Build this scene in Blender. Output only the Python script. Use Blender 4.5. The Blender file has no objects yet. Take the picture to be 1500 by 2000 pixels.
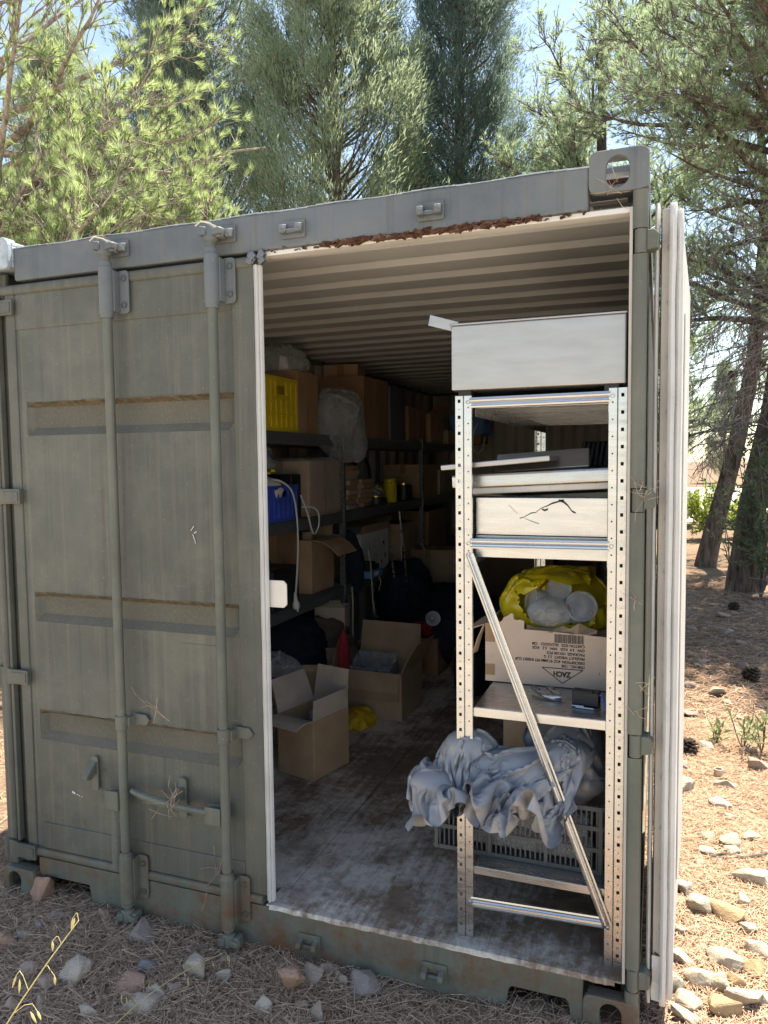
import bpy, bmesh, math, random
import numpy as np
from mathutils import Vector, Matrix, noise
random.seed(7)
R = math.radians
SC = bpy.context.scene
COL = SC.collection

# ---------------------------------------------------------------- camera
def camera():
    yaw, pit, rol = 0.353684199, 0.0663285705, -0.0111540731
    f0 = Vector((-math.sin(yaw), math.cos(yaw), 0)); r0 = Vector((math.cos(yaw), math.sin(yaw), 0)); u0 = Vector((0, 0, 1))
    f = f0*math.cos(pit) - u0*math.sin(pit); u = u0*math.cos(pit) + f0*math.sin(pit)
    r = r0*math.cos(rol) + u*math.sin(rol); u = u*math.cos(rol) - r0*math.sin(rol)
    cd = bpy.data.cameras.new('camera'); c = bpy.data.objects.new('camera', cd); COL.objects.link(c)
    cd.sensor_fit = 'VERTICAL'; cd.sensor_height = 36; cd.sensor_width = 27; cd.lens = 36*1452.84/2000
    cd.clip_start = .05; cd.clip_end = 1500
    m = Matrix((r, u, -f)).transposed().to_4x4(); m.translation = (2.47207, -2.22150, 1.72715)
    c.matrix_world = m
    SC.camera = c
camera()
# ---------------------------------------------------------------- world and sun
SUN_EL, SUN_AZ = R(69), R(27)          # azimuth measured from +Y towards +X
w = bpy.data.worlds.new('World'); SC.world = w; w.use_nodes = True
nt = w.node_tree; bg = nt.nodes['Background']
sky = nt.nodes.new('ShaderNodeTexSky'); sky.sky_type = 'NISHITA'; sky.sun_disc = False
sky.sun_elevation = SUN_EL; sky.sun_rotation = SUN_AZ; sky.altitude = 100; sky.air_density = 1.0; sky.dust_density = .5; sky.ozone_density = 1.0
nt.links.new(sky.outputs[0], bg.inputs[0]); bg.inputs[1].default_value = 0.105
sd = bpy.data.lights.new('sun', 'SUN'); sd.energy = 4.6; sd.angle = R(.53); sd.color = (1, .965, .91)
so = bpy.data.objects.new('sun', sd); COL.objects.link(so)
tosun = Vector((math.sin(SUN_AZ)*math.cos(SUN_EL), math.cos(SUN_AZ)*math.cos(SUN_EL), math.sin(SUN_EL)))
so.rotation_euler = tosun.to_track_quat('Z', 'Y').to_euler(); so.location = tosun*30
vs = SC.view_settings; vs.view_transform = 'Standard'; vs.look = 'None'; vs.exposure = 1.72; vs.gamma = 1; vs.use_curve_mapping = False
vs.use_white_balance = True; vs.white_balance_temperature = 7500; vs.white_balance_tint = 10     # the camera's balance for open shade
SC.render.engine = 'CYCLES'; SC.cycles.use_denoising = True
SC.cycles.max_bounces = 10; SC.cycles.diffuse_bounces = 5; SC.cycles.transparent_max_bounces = 16; SC.cycles.caustics_reflective = False; SC.cycles.caustics_refractive = False

# ---------------------------------------------------------------- materials
class NT:
    def __init__(s, name):
        s.m = bpy.data.materials.new(name); s.m.use_nodes = True; s.t = s.m.node_tree
        s.b = s.t.nodes['Principled BSDF']; s.out = s.t.nodes['Material Output']; s._tc = None
    def n(s, ty, **k):
        o = s.t.nodes.new('ShaderNode'+ty)
        for a, v in k.items(): setattr(o, a, v)
        return o
    def L(s, a, b): s.t.links.new(a, b)
    def tc(s, scale=(1, 1, 1), out='Object', rot=(0, 0, 0)):
        if not s._tc: s._tc = s.n('TexCoord')
        mp = s.n('Mapping'); mp.inputs['Scale'].default_value = scale; mp.inputs['Rotation'].default_value = rot
        s.L(s._tc.outputs[out], mp.inputs[0]); return mp.outputs[0]
    def noise(s, scale=5, detail=4, rough=.55, vec=None, dist=0):
        o = s.n('TexNoise'); o.inputs['Scale'].default_value = scale; o.inputs['Detail'].default_value = detail
        o.inputs['Roughness'].default_value = rough; o.inputs['Distortion'].default_value = dist
        s.L(vec or s.tc(), o.inputs['Vector']); return o.outputs['Fac']
    def vor(s, scale=5, vec=None, feat='F1', out='Distance'):
        o = s.n('TexVoronoi', feature=feat); o.inputs['Scale'].default_value = scale
        s.L(vec or s.tc(), o.inputs['Vector']); return o.outputs[out]
    def ramp(s, fac, stops):
        o = s.n('ValToRGB'); e = o.color_ramp.elements
        while len(e) < len(stops): e.new(.5)
        for i, (p, c) in enumerate(stops):
            e[i].position = p; e[i].color = (*c, 1) if len(c) == 3 else c
        s.L(fac, o.inputs[0]); return o.outputs[0]
    def mix(s, fac, a, b, mode='MIX'):
        o = s.n('Mix', data_type='RGBA', blend_type=mode)
        if isinstance(fac, (int, float)): o.inputs[0].default_value = fac
        else: s.L(fac, o.inputs[0])
        for i, v in ((6, a), (7, b)):
            if isinstance(v, tuple): o.inputs[i].default_value = (*v, 1)
            else: s.L(v, o.inputs[i])
        return o.outputs[2]
    def math(s, op, a, b=None):
        o = s.n('Math', operation=op)
        for i, v in enumerate((a, b)):
            if v is None: continue
            if isinstance(v, (int, float)): o.inputs[i].default_value = v
            else: s.L(v, o.inputs[i])
        return o.outputs[0]
    def bump(s, h, strength=.3, dist=.01, prev=None):
        o = s.n('Bump'); o.inputs['Strength'].default_value = strength; o.inputs['Distance'].default_value = dist
        s.L(h, o.inputs['Height'])
        if prev: s.L(prev, o.inputs['Normal'])
        s.L(o.outputs[0], s.b.inputs['Normal']); return o.outputs[0]
    def col(s, v):
        if isinstance(v, tuple): s.b.inputs['Base Color'].default_value = (*v, 1)
        else: s.L(v, s.b.inputs['Base Color'])
    def set(s, rough=.6, metal=0, spec=.5, alpha=None, trans=None):
        s.b.inputs['Roughness'].default_value = rough; s.b.inputs['Metallic'].default_value = metal
        s.b.inputs['Specular IOR Level'].default_value = spec
        if trans is not None: s.b.inputs['Transmission Weight'].default_value = trans

def sh(c, k): return tuple(min(1, x*k) for x in c)
def mk(name, c, rough=.6, metal=0, var=.2, scale=9, bump=0, bs=80, spec=.4, c2=None):
    t = NT(name); t.set(rough, metal, spec)
    f = t.noise(scale, 5)
    t.col(t.ramp(f, [(.3, sh(c, 1-var)), (.7, c2 or sh(c, 1+var))]))
    if bump: t.bump(t.noise(bs, 4), bump, .004)
    return t.m

def paint(name, base, dusty=0., rusty=.5):
    t = NT(name); t.set(.6, 0, .35)
    big = t.noise(1.7, 8, .68)
    c = t.ramp(big, [(.28, sh(base, .70)), (.5, base), (.74, sh(base, 1.22))])
    # rain streaks: dark ones and dusty ones
    st = t.noise(1, 6, .65, t.tc((38, 38, .8)))
    c = t.mix(t.math('MULTIPLY', t.ramp(st, [(.50, (0, 0, 0)), (.68, (1, 1, 1))]), .42), c, (.18, .165, .13))
    st2 = t.noise(1, 6, .7, t.tc((27, 27, .6), rot=(0, 0, .4)))
    c = t.mix(t.math('MULTIPLY', t.ramp(st2, [(.54, (0, 0, 0)), (.72, (1, 1, 1))]), .55), c, sh(base, .48))
    dust = t.noise(3.4, 8, .72)
    c = t.mix(t.math('MULTIPLY', t.ramp(dust, [(.48, (0, 0, 0)), (.68, (1, 1, 1))]), .30+dusty), c, (.20, .175, .135))
    sp = t.noise(120, 2, .5)
    c = t.mix(t.math('MULTIPLY', t.ramp(sp, [(.70, (0, 0, 0)), (.77, (1, 1, 1))]), .45), c, (.38, .36, .32))
    scr = t.noise(1, 3, .6, t.tc((14, 14, 120), rot=(.5, .3, 0)))
    c = t.mix(t.math('MULTIPLY', t.ramp(scr, [(.73, (0, 0, 0)), (.76, (1, 1, 1))]), .4), c, (.30, .30, .27))
    # rust that creeps up from the sill, and stray spots with runs below them
    xyz = t.n('SeparateXYZ'); t.L(t.tc(), xyz.inputs[0])
    low = t.ramp(xyz.outputs['Z'], [(.03, (1, 1, 1)), (.30, (.40, .40, .40)), (.62, (.05, .05, .05))])
    rn = t.ramp(t.noise(4.5, 9, .76), [(.47, (0, 0, 0)), (.63, (1, 1, 1))])
    c = t.mix(t.math('MULTIPLY', t.math('MULTIPLY', low, rn), rusty), c, (.15, .075, .042))
    spot = t.ramp(t.noise(1, 7, .8, t.tc((17, 17, 6))), [(.68, (0, 0, 0)), (.75, (1, 1, 1))])
    c = t.mix(t.math('MULTIPLY', spot, .55*rusty+.12), c, (.12, .058, .034))
    t.col(c)
    b = t.bump(t.noise(9, 5), .30, .012); t.bump(t.noise(200, 3), .18, .003, b)
    return t.m

def galv(name, base=(.53, .535, .54), rough=.27, metal=.92, dirt=.10):
    t = NT(name); t.set(rough, metal, .5)
    c = t.ramp(t.noise(1, 4, .6, t.tc((9, 9, 40))), [(.3, sh(base, .93)), (.7, sh(base, 1.05))])
    d = t.ramp(t.noise(7, 7, .7), [(.45, (0, 0, 0)), (.8, (1, 1, 1))])
    c = t.mix(t.math('MULTIPLY', d, dirt), c, (.28, .25, .2))
    t.col(c)
    t.L(t.ramp(t.noise(1, 5, .6, t.tc((4, 60, 60))), [(.3, (rough-.06,)*3), (.7, (rough+.10,)*3)]), t.b.inputs['Roughness'])
    t.bump(t.noise(3, 2), .03, .01)
    return t.m

def cardboard(name, c=(.36, .235, .14), var=.16):
    t = NT(name); t.set(.85, 0, .2)
    k = t.ramp(t.noise(6, 6, .6), [(.3, sh(c, 1-var)), (.7, sh(c, 1+var))])
    k = t.mix(t.math('MULTIPLY', t.ramp(t.noise(16, 5, .7), [(.6, (0, 0, 0)), (.75, (1, 1, 1))]), .35), k, sh(c, .55))
    t.col(k)
    fl = t.noise(1, 2, .5, t.tc((330, 330, 4))); b = t.bump(fl, .10, .002); t.bump(t.noise(9, 4), .25, .01, b)
    return t.m

def film(name, tint=(.85, .87, .9), trans=.56, rough=.06, dif=.85):
    t = NT(name); t.set(rough, 0, .9); t.col(t.ramp(t.noise(18, 5), [(.3, sh(tint, dif*.6)), (.7, sh(tint, dif))]))
    tr = t.n('BsdfTransparent'); tr.inputs[0].default_value = (*sh(tint, 1.08), 1)
    lw = t.n('LayerWeight'); lw.inputs['Blend'].default_value = .5
    mx = t.n('MixShader')
    t.L(t.ramp(lw.outputs['Facing'], [(.0, (min(1, trans+.14),)*3), (.55, (trans,)*3), (1., (max(0, trans-.42),)*3)]), mx.inputs[0])
    t.L(t.b.outputs[0], mx.inputs[1]); t.L(tr.outputs[0], mx.inputs[2]); t.L(mx.outputs[0], t.out.inputs[0])
    return t.m

def leafmat(name, c, c2, trans=.4, rough=.5, tcol=None):
    t = NT(name); t.set(rough, 0, .35)
    k = t.ramp(t.noise(1.6, 4, .65), [(.32, c), (.68, c2)])
    t.col(k)
    tr = t.n('BsdfTranslucent'); kk = t.mix(.5, k, tcol or sh(c2, 1.5)); t.L(kk, tr.inputs[0])
    mx = t.n('MixShader'); mx.inputs[0].default_value = trans
    t.L(t.b.outputs[0], mx.inputs[1]); t.L(tr.outputs[0], mx.inputs[2]); t.L(mx.outputs[0], t.out.inputs[0])
    return t.m

def bark(name, c=(.12, .095, .08)):
    t = NT(name); t.set(.95, 0, .15)
    n1 = t.noise(1, 6, .65, t.tc((17, 17, 3.2)), .6)
    k = t.ramp(n1, [(.34, sh(c, .35)), (.5, c), (.72, sh(c, 1.7))])
    t.col(k); t.bump(n1, .9, .05); return t.m

def floormat(name='worn_white_floor_paint', bias=.0):
    t = NT(name); t.set(.7, 0, .3)
    st = t.noise(1, 8, .72, t.tc((34, 3.2, 10), rot=(0, 0, R(-3))), .4)
    bl = t.noise(2.0, 6, .62)
    fine = t.noise(34, 6, .75)
    s = t.math('ADD', t.math('MULTIPLY', st, .27), t.math('ADD', t.math('MULTIPLY', bl, .80), t.math('MULTIPLY', fine, .26)))
    xyz = t.n('SeparateXYZ'); t.L(t.tc(), xyz.inputs[0])
    # paint survives by the rack and the threshold, trodden off along the aisle
    dx = t.math('ABSOLUTE', t.math('ADD', xyz.outputs['X'], -1.45))
    wear = t.ramp(dx, [(.05, (.115,)*3), (.42, (-.02,)*3), (.9, (-.07,)*3)])
    deep = t.ramp(t.math('MULTIPLY', xyz.outputs['Y'], .4), [(.0, (-.07,)*3), (.25, (.0,)*3), (.9, (.10,)*3)])
    s = t.math('ADD', t.math('ADD', s, bias), t.math('ADD', wear, deep))
    brown = t.ramp(t.noise(12, 6, .7), [(.3, (.15, .098, .066)), (.6, (.31, .21, .145)), (.8, (.46, .33, .23))])
    white = t.ramp(t.noise(8, 6, .7), [(.25, (.56, .49, .415)), (.7, (.84, .745, .64))])
    k = t.mix(t.ramp(s, [(.60, (0, 0, 0)), (.72, (1, 1, 1))]), white, brown)
    blot = t.ramp(t.noise(5.5, 9, .78), [(.50, (0, 0, 0)), (.60, (1, 1, 1))])
    k = t.mix(t.math('MULTIPLY', blot, .5), k, brown)
    moss = t.ramp(t.noise(4.3, 6, .7), [(.66, (0, 0, 0)), (.72, (1, 1, 1))])
    k = t.mix(t.math('MULTIPLY', moss, .7), k, (.11, .10, .035))
    t.col(k); b = t.bump(st, .4, .008); t.bump(fine, .35, .006, b)
    return t.m

def ceilmat():
    t = NT('roof_cream_paint'); t.set(.75, 0, .25)
    k = t.ramp(t.noise(3, 5), [(.3, (.61, .60, .575)), (.7, (.72, .71, .68))])
    k = t.mix(t.math('MULTIPLY', t.ramp(t.noise(26, 6, .75), [(.66, (0, 0, 0)), (.74, (1, 1, 1))]), .4), k, (.25, .17, .1))
    t.col(k); return t.m

def whitepaint(name, c=(.62, .62, .60), rust=.5):
    t = NT(name); t.set(.6, 0, .35)
    k = t.ramp(t.noise(6, 5), [(.3, sh(c, .86)), (.7, sh(c, 1.08))])
    r = t.ramp(t.noise(1, 7, .75, t.tc((26, 26, 9))), [(.60, (0, 0, 0)), (.70, (1, 1, 1))])
    k = t.mix(t.math('MULTIPLY', r, rust), k, (.25, .13, .065))
    d = t.ramp(t.noise(1, 5, .7, t.tc((60, 60, 5))), [(.62, (0, 0, 0)), (.7, (1, 1, 1))])
    k = t.mix(t.math('MULTIPLY', d, .5*rust+.1), k, (.07, .065, .06))
    t.col(k); t.bump(t.noise(40, 4), .2, .004); return t.m

def rustmat(name='flaking_rust'):
    t = NT(name); t.set(.9, .1, .2)
    k = t.ramp(t.noise(38, 6, .7), [(.3, (.045, .022, .016)), (.52, (.105, .05, .032)), (.75, (.30, .21, .15))])
    t.col(k); t.bump(t.noise(70, 5), .8, .01); return t.m

def stonemat(name, c, c2, earth=.4):
    t = NT(name); t.set(.9, 0, .2)
    k = t.ramp(t.noise(14, 7, .68), [(.3, sh(c, .78)), (.55, c), (.75, c2)])
    e = t.ramp(t.noise(7, 6, .7), [(.5, (0, 0, 0)), (.65, (1, 1, 1))])
    k = t.mix(t.math('MULTIPLY', e, earth), k, (.20, .10, .06))
    t.col(k); b = t.bump(t.noise(26, 7, .7), .7, .02); t.bump(t.noise(150, 3), .3, .004, b); return t.m

def groundmat():
    t = NT('needle_strewn_soil'); t.set(.97, 0, .1)
    a = t.noise(1, 5, .75, t.tc((24, 150, 20), rot=(0, 0, .5)), 1.2); b_ = t.noise(1, 5, .75, t.tc((150, 26, 20), rot=(0, 0, -.3)), 1.2)
    m = t.math('MAXIMUM', a, b_)
    k = t.ramp(m, [(.40, (.07, .046, .033)), (.56, (.19, .13, .09)), (.70, (.36, .26, .18))])
    s = t.ramp(t.noise(.9, 5, .6), [(.4, (.0,)*3), (.65, (1, 1, 1))])
    k = t.mix(t.math('MULTIPLY', s, .35), k, (.31, .23, .165))
    xyz = t.n('SeparateXYZ'); t.L(t.tc(), xyz.inputs[0])
    # unseen clearing before the container: straw and dust made paler to bounce light indoors
    cl = t.ramp(t.math('ADD', t.math('MULTIPLY', t.math('ADD', xyz.outputs['Y'], .85), -1.2), t.math('MULTIPLY', t.math('ADD', t.noise(1.3, 5), -.5), 1.2)), [(.0, (0, 0, 0)), (.35, (1, 1, 1))])
    pale = t.ramp(m, [(.40, (.25, .21, .165)), (.56, (.41, .355, .29)), (.70, (.55, .485, .40))])
    k = t.mix(cl, k, pale)
    t.col(k); b = t.bump(m, .7, .012); t.bump(t.noise(20, 5), .4, .03, b); return t.m

M = {}
M['green'] = paint('container_green_paint', (.104, .110, .093))
M['header'] = paint('header_green_paint', (.130, .150, .163), 0, .35)
M['post_green'] = paint('post_green_paint', (.122, .132, .108), 0, .15)
M['sillgreen'] = paint('sill_green_paint', (.125, .132, .105), .2, 1.15)
def dustmat():
    t = NT('dust_caked_paint'); t.set(.9, 0, .15)
    k = t.ramp(t.noise(4, 6, .65), [(.3, (.105, .103, .086)), (.7, (.142, .131, .106))])
    k = t.mix(t.math('MULTIPLY', t.ramp(t.noise(1, 3, .6, t.tc((230, 230, 70))), [(.5, (0, 0, 0)), (.7, (1, 1, 1))]), .5), k, (.215, .19, .15))
    t.col(k); t.bump(t.noise(160, 3), .3, .004); return t.m
M['dust'] = dustmat()
M['dust_line'] = mk('brown_dirt_line', (.115, .095, .064), .95, 0, .4, 40, .4, 130, .1)
M['bluegrey'] = mk('sunlit_bluegrey_paint', (.36, .42, .46), .5, 0, .25, 30, .3, 60)  # sunlit look of the left casting and header ridge put into the colour
M['white'] = whitepaint('white_gasket', (.66, .655, .63), .55)
M['white_clean'] = whitepaint('white_door_lining', (.58, .575, .545), .30)
M['beige'] = whitepaint('gasket_retainer', (.46, .42, .375), .25)
M['rust'] = rustmat()
M['cream'] = ceilmat()
M['wall_in'] = mk('inner_wall_paint', (.50, .46, .40), .75, 0, .15, 3)
M['floor'] = floormat()
M['thresh'] = floormat('worn_threshold_paint', .005)
M['galv'] = galv('galvanised_steel')
M['galv_dark'] = galv('dull_galvanised_steel', (.16, .175, .19), .5, .5, .2)
M['alu'] = galv('brushed_aluminium', (.40, .388, .375), .38, .8, .06)
M['steel'] = galv('stainless_sheet', (.50, .485, .465), .28, .85, .3)
M['card'] = cardboard('cardboard_brown', (.46, .31, .195))
M['card2'] = cardboard('cardboard_grey_brown', (.40, .285, .19))
M['card_in'] = cardboard('cardboard_pale_liner', (.52, .43, .35))
M['card3'] = cardboard('carton_pinkish', (.60, .455, .36), .08)
M['card_dark'] = cardboard('cardboard_dark', (.34, .205, .125))
M['tape'] = mk('brown_tape', (.30, .18, .09), .35, 0, .1, 12, spec=.5)
M['yellow'] = mk('yellow_plastic', (.66, .50, .03), .45, 0, .12, 6)
M['blue'] = mk('blue_plastic', (.045, .10, .55), .42, 0, .15, 6)
M['blue2'] = mk('light_blue_plastic', (.12, .28, .62), .45, 0, .15, 6)
M['black'] = mk('black_plastic', (.018, .019, .022), .45, 0, .3, 8)
M['cloth_dark'] = mk('dark_navy_fabric', (.022, .026, .038), .95, 0, .3, 8, .4, 90, .1)
M['cloth_brown'] = mk('brown_fabric', (.13, .105, .085), .95, 0, .3, 9, .4, 90, .1)
M['red'] = mk('red_fabric', (.42, .03, .04), .85, 0, .2, 12, .2)
M['whitep'] = mk('white_plastic', (.72, .72, .70), .4, 0, .06, 9)
M['whitecard'] = mk('white_carton', (.62, .62, .60), .7, 0, .08, 7)
M['ink'] = mk('black_ink', (.03, .028, .028), .8, 0, .1, 9)
M['ink_green'] = mk('green_ink', (.06, .11, .07), .8, 0, .1, 9)
M['strap'] = mk('cream_webbing', (.55, .52, .42), .9, 0, .15, 30)
M['film'] = film('clear_plastic_film')
M['film_thin'] = film('thin_shrink_wrap', (.9, .9, .92), .72, .12)
M['film_yellow'] = film('yellow_bag_film', (.82, .66, .03), .25, .3, 1.)
M['yellow_cloth'] = mk('yellow_bag', (.62, .38, .02), .55, 0, .25, 12, .3)
def tarpmat():
    t = NT('grey_plastic_sheet'); t.set(.36, 0, .5); t.col(t.ramp(t.noise(5, 5), [(.3, (.225, .225, .235)), (.7, (.29, .285, .29))]))
    t.bump(t.noise(14, 3, .5, None, .8), .15, .01); return t.m
M['tarp'] = tarpmat()
M['tarp2'] = film('grey_translucent_bag', (.40, .41, .44), .3, .3, .9)
M['greycrate'] = mk('grey_green_plastic', (.075, .082, .085), .5, 0, .15, 8)
M['gold'] = mk('brass_lid', (.55, .42, .15), .3, .9, .1, 9)
M['plate_rusty'] = whitepaint('rusty_white_plate', (.62, .58, .52), 1.2)
M['bark'] = bark('pine_bark'); M['bark2'] = bark('cypress_bark', (.15, .115, .09)); M['twig'] = bark('pale_twig', (.33, .285, .24)); M['twig_dark'] = bark('grey_dead_twig', (.20, .17, .15))
M['twig_grey'] = bark('grey_bare_twig', (.30, .265, .24))
M['needle'] = leafmat('pine_needles_sunny', (.20, .275, .11), (.38, .46, .22), .58)
M['needle2'] = leafmat('pine_needles', (.19, .275, .16), (.38, .48, .29), .6)
M['cyp'] = leafmat('cypress_foliage', (.155, .215, .14), (.32, .38, .24), .55, .6)
M['cyp_dark'] = leafmat('cypress_dark_foliage', (.085, .135, .11), (.18, .24, .185), .5, .6)
M['olive'] = leafmat('olive_leaves', (.08, .12, .065), (.19, .24, .14), .35)
M['olive2'] = leafmat('pale_olive_leaves', (.13, .17, .10), (.28, .32, .22), .35)
M['olean'] = leafmat('oleander_leaves', (.16, .23, .10), (.33, .38, .20), .3)
M['bush'] = leafmat('sunlit_bush', (.20, .28, .06), (.38, .44, .12), .45)
M['far'] = leafmat('far_foliage', (.12, .15, .055), (.25, .26, .10), .35)
M['litter'] = mk('dry_pine_needles', (.43, .27, .18), .85, 0, .45, 55, spec=.2, c2=(.65, .46, .32))
M['straw'] = leafmat('dry_grass', (.55, .46, .22), (.75, .66, .36), .35)
M['cone'] = bark('pine_cone_scales', (.075, .06, .05))
M['ground'] = groundmat()
M['gravelroad'] = mk('pale_gravel', (.50, .46, .40), .95, 0, .15, 4, .4, 40, .1)
M['st_r'] = stonemat('reddish_stone', (.44, .27, .19), (.55, .40, .31), .5)
M['st_p'] = stonemat('pale_stone', (.50, .41, .33), (.62, .54, .45), .22)
M['st_g'] = stonemat('grey_stone', (.37, .29, .24), (.47, .39, .33), .3)
M['st_t'] = stonemat('tan_stone', (.45, .33, .25), (.55, .44, .35), .35)
M['st_b'] = stonemat('bluish_stone', (.24, .23, .22), (.33, .31, .29), .15)
M['st_s'] = stonemat('chalky_stone', (.44, .385, .30), (.56, .50, .40), .12)
M['st_o'] = stonemat('ochre_stone', (.43, .31, .18), (.55, .44, .29), .15)
M['st_k'] = stonemat('pinkish_grey_stone', (.33, .27, .24), (.43, .37, .33), .3)
M['car'] = mk('white_car_paint', (.68, .71, .75), .25, 0, .02, 2, spec=.6)
M['glass'] = mk('dark_glass', (.02, .024, .03), .08, 0, .1, 3, spec=.8)
M['tyre'] = mk('tyre_rubber', (.02, .02, .02), .9, 0, .1, 3)

# ---------------------------------------------------------------- mesh builder
def cr(pts, k=5):
    P = [Vector(p) for p in pts]; o = []
    for i in range(len(P)-1):
        a, b, c, d = P[max(i-1, 0)], P[i], P[i+1], P[min(i+2, len(P)-1)]
        for j in range(k):
            t = j/k; o.append(.5*((2*b)+(c-a)*t+(2*a-5*b+4*c-d)*t*t+(3*b-a-3*c+d)*t**3))
    return o+[P[-1]]
class MB:
    def __init__(s): s.v = []; s.f = []; s.mi = []; s.k = 0
    def mat(s, k): s.k = k; return s
    def add(s, vs, fs):
        o = len(s.v); s.v.extend([tuple(p) for p in vs]); s.f.extend([tuple(i+o for i in f) for f in fs]); s.mi.extend([s.k]*len(fs)); return s
    def box(s, x0, x1, y0, y1, z0, z1):
        return s.add([(x0, y0, z0), (x1, y0, z0), (x1, y1, z0), (x0, y1, z0), (x0, y0, z1), (x1, y0, z1), (x1, y1, z1), (x0, y1, z1)],
                     [(3, 2, 1, 0), (4, 5, 6, 7), (0, 1, 5, 4), (1, 2, 6, 5), (2, 3, 7, 6), (3, 0, 4, 7)])
    def obox(s, c, h, rot=None, mat=None):
        m = mat or (Matrix.Rotation(rot or 0, 3, 'Z'))
        c = Vector(c); P = [c + m @ Vector((sx*h[0], sy*h[1], sz*h[2])) for sz in (-1, 1) for sx, sy in ((-1, -1), (1, -1), (1, 1), (-1, 1))]
        return s.add(P, [(3, 2, 1, 0), (4, 5, 6, 7), (0, 1, 5, 4), (1, 2, 6, 5), (2, 3, 7, 6), (3, 0, 4, 7)])
    def bar(s, p0, p1, wx, wy, up=(0, 0, 1)):
        p0 = Vector(p0); p1 = Vector(p1); d = (p1-p0); z = d.normalized(); x = Vector(up).cross(z)
        if x.length < 1e-4: x = Vector((1, 0, 0)).cross(z)
        x.normalize(); y = z.cross(x)
        return s.obox((p0+p1)/2, (wx/2, wy/2, d.length/2), mat=Matrix((x, y, z)).transposed())
    def tube(s, pts, r, n=8, cap=True):
        pts = [Vector(p) for p in pts]; N = len(pts); rr = r if isinstance(r, (list, tuple)) else [r]*N
        ref = None; vs = []; fs = []
        for i, p in enumerate(pts):
            t = (pts[min(i+1, N-1)] - pts[max(i-1, 0)]).normalized()
            if ref is None: ref = Vector((0, 0, 1)).cross(t); ref = ref if ref.length > .05 else Vector((1, 0, 0)).cross(t)
            ref = (ref - t*ref.dot(t)).normalized(); b = t.cross(ref)
            for j in range(n):
                a = 2*math.pi*j/n; vs.append(p + (ref*math.cos(a) + b*math.sin(a))*rr[i])
        for i in range(N-1):
            for j in range(n):
                k = (j+1) % n; fs.append((i*n+j, i*n+k, (i+1)*n+k, (i+1)*n+j))
        if cap: fs += [tuple(range(n-1, -1, -1)), tuple((N-1)*n+j for j in range(n))]
        return s.add(vs, fs)
    def lathe(s, prof, c=(0, 0, 0), n=20, mat=None):
        c = Vector(c); m = mat or Matrix.Identity(3); vs = []; fs = []
        for r, z in prof:
            for j in range(n):
                a = 2*math.pi*j/n; vs.append(c + m @ Vector((r*math.cos(a), r*math.sin(a), z)))
        for i in range(len(prof)-1):
            for j in range(n):
                k = (j+1) % n; fs.append((i*n+j, i*n+k, (i+1)*n+k, (i+1)*n+j))
        return s.add(vs, fs)
    def prism(s, poly, o, u, v, d):
        o, u, v, d = map(Vector, (o, u, v, d)); n = len(poly)
        a = [o + u*p[0] + v*p[1] for p in poly]; vs = a + [p+d for p in a]
        fs = [tuple(range(n-1, -1, -1)), tuple(range(n, 2*n))] + [(i, (i+1) % n, n+(i+1) % n, n+i) for i in range(n)]
        return s.add(vs, fs)
    def ring(s, outer, inner, o, u, v, d):
        o, u, v, d = map(Vector, (o, u, v, d)); n = len(outer)
        A = [o+u*p[0]+v*p[1] for p in outer]; B = [o+u*p[0]+v*p[1] for p in inner]
        vs = A+B+[p+d for p in A]+[p+d for p in B]; fs = []
        for i in range(n):
            k = (i+1) % n
            fs += [(i, n+i, n+k, k), (2*n+i, 2*n+k, 3*n+k, 3*n+i), (i, k, 2*n+k, 2*n+i), (n+i, 3*n+i, 3*n+k, n+k)]
        return s.add(vs, fs)
    def grid(s, P):           # P: list of rows of points
        nr, nc = len(P), len(P[0])
        return s.add([p for r in P for p in r], [(i*nc+j, i*nc+j+1, (i+1)*nc+j+1, (i+1)*nc+j) for i in range(nr-1) for j in range(nc-1)])
    def build(s, name, mat, parent=None, bev=0, solid=0, smooth=False, origin=None, sharp=38, sub=0):
        o0 = Vector(origin) if origin is not None else (parent['_w'] if parent is not None else None)
        if o0 is None:
            a = np.array(s.v); o0 = Vector(((a[:, 0].min()+a[:, 0].max())/2, (a[:, 1].min()+a[:, 1].max())/2, a[:, 2].min()))
        o0 = Vector(o0)
        me = bpy.data.meshes.new(name); me.from_pydata([(p[0]-o0.x, p[1]-o0.y, p[2]-o0.z) for p in s.v], [], s.f); me.validate(verbose=False)
        for m in (mat if isinstance(mat, (list, tuple)) else [mat]): me.materials.append(M[m])
        if max(s.mi, default=0): me.polygons.foreach_set('material_index', s.mi[:len(me.polygons)])
        bm = bmesh.new(); bm.from_mesh(me); bmesh.ops.recalc_face_normals(bm, faces=bm.faces); bm.to_mesh(me); bm.free()
        if smooth:
            me.polygons.foreach_set('use_smooth', [True]*len(me.polygons)); me.set_sharp_from_angle(angle=R(sharp))
        ob = bpy.data.objects.new(name, me); COL.objects.link(ob)
        if parent is not None: ob.parent = parent; ob.location = o0 - Vector(parent['_w'])
        else: ob.location = o0
        ob['_w'] = o0
        if solid: md = ob.modifiers.new('thickness', 'SOLIDIFY'); md.thickness = solid; md.offset = 0
        if bev: md = ob.modifiers.new('edge', 'BEVEL'); md.width = bev; md.segments = 2; md.limit_method = 'ANGLE'
        if sub: md = ob.modifiers.new('sub', 'SUBSURF'); md.levels = sub; md.render_levels = sub
        return ob
def tag(o, label, cat, group=None):
    o['label'] = label; o['category'] = cat
    if group: o['group'] = group
    return o
def thing(name, label, cat, loc, group=None):
    o = bpy.data.objects.new(name, None); COL.objects.link(o); o.location = loc; o['_w'] = Vector(loc); o.empty_display_size = .1
    return tag(o, label, cat, group)
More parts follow.
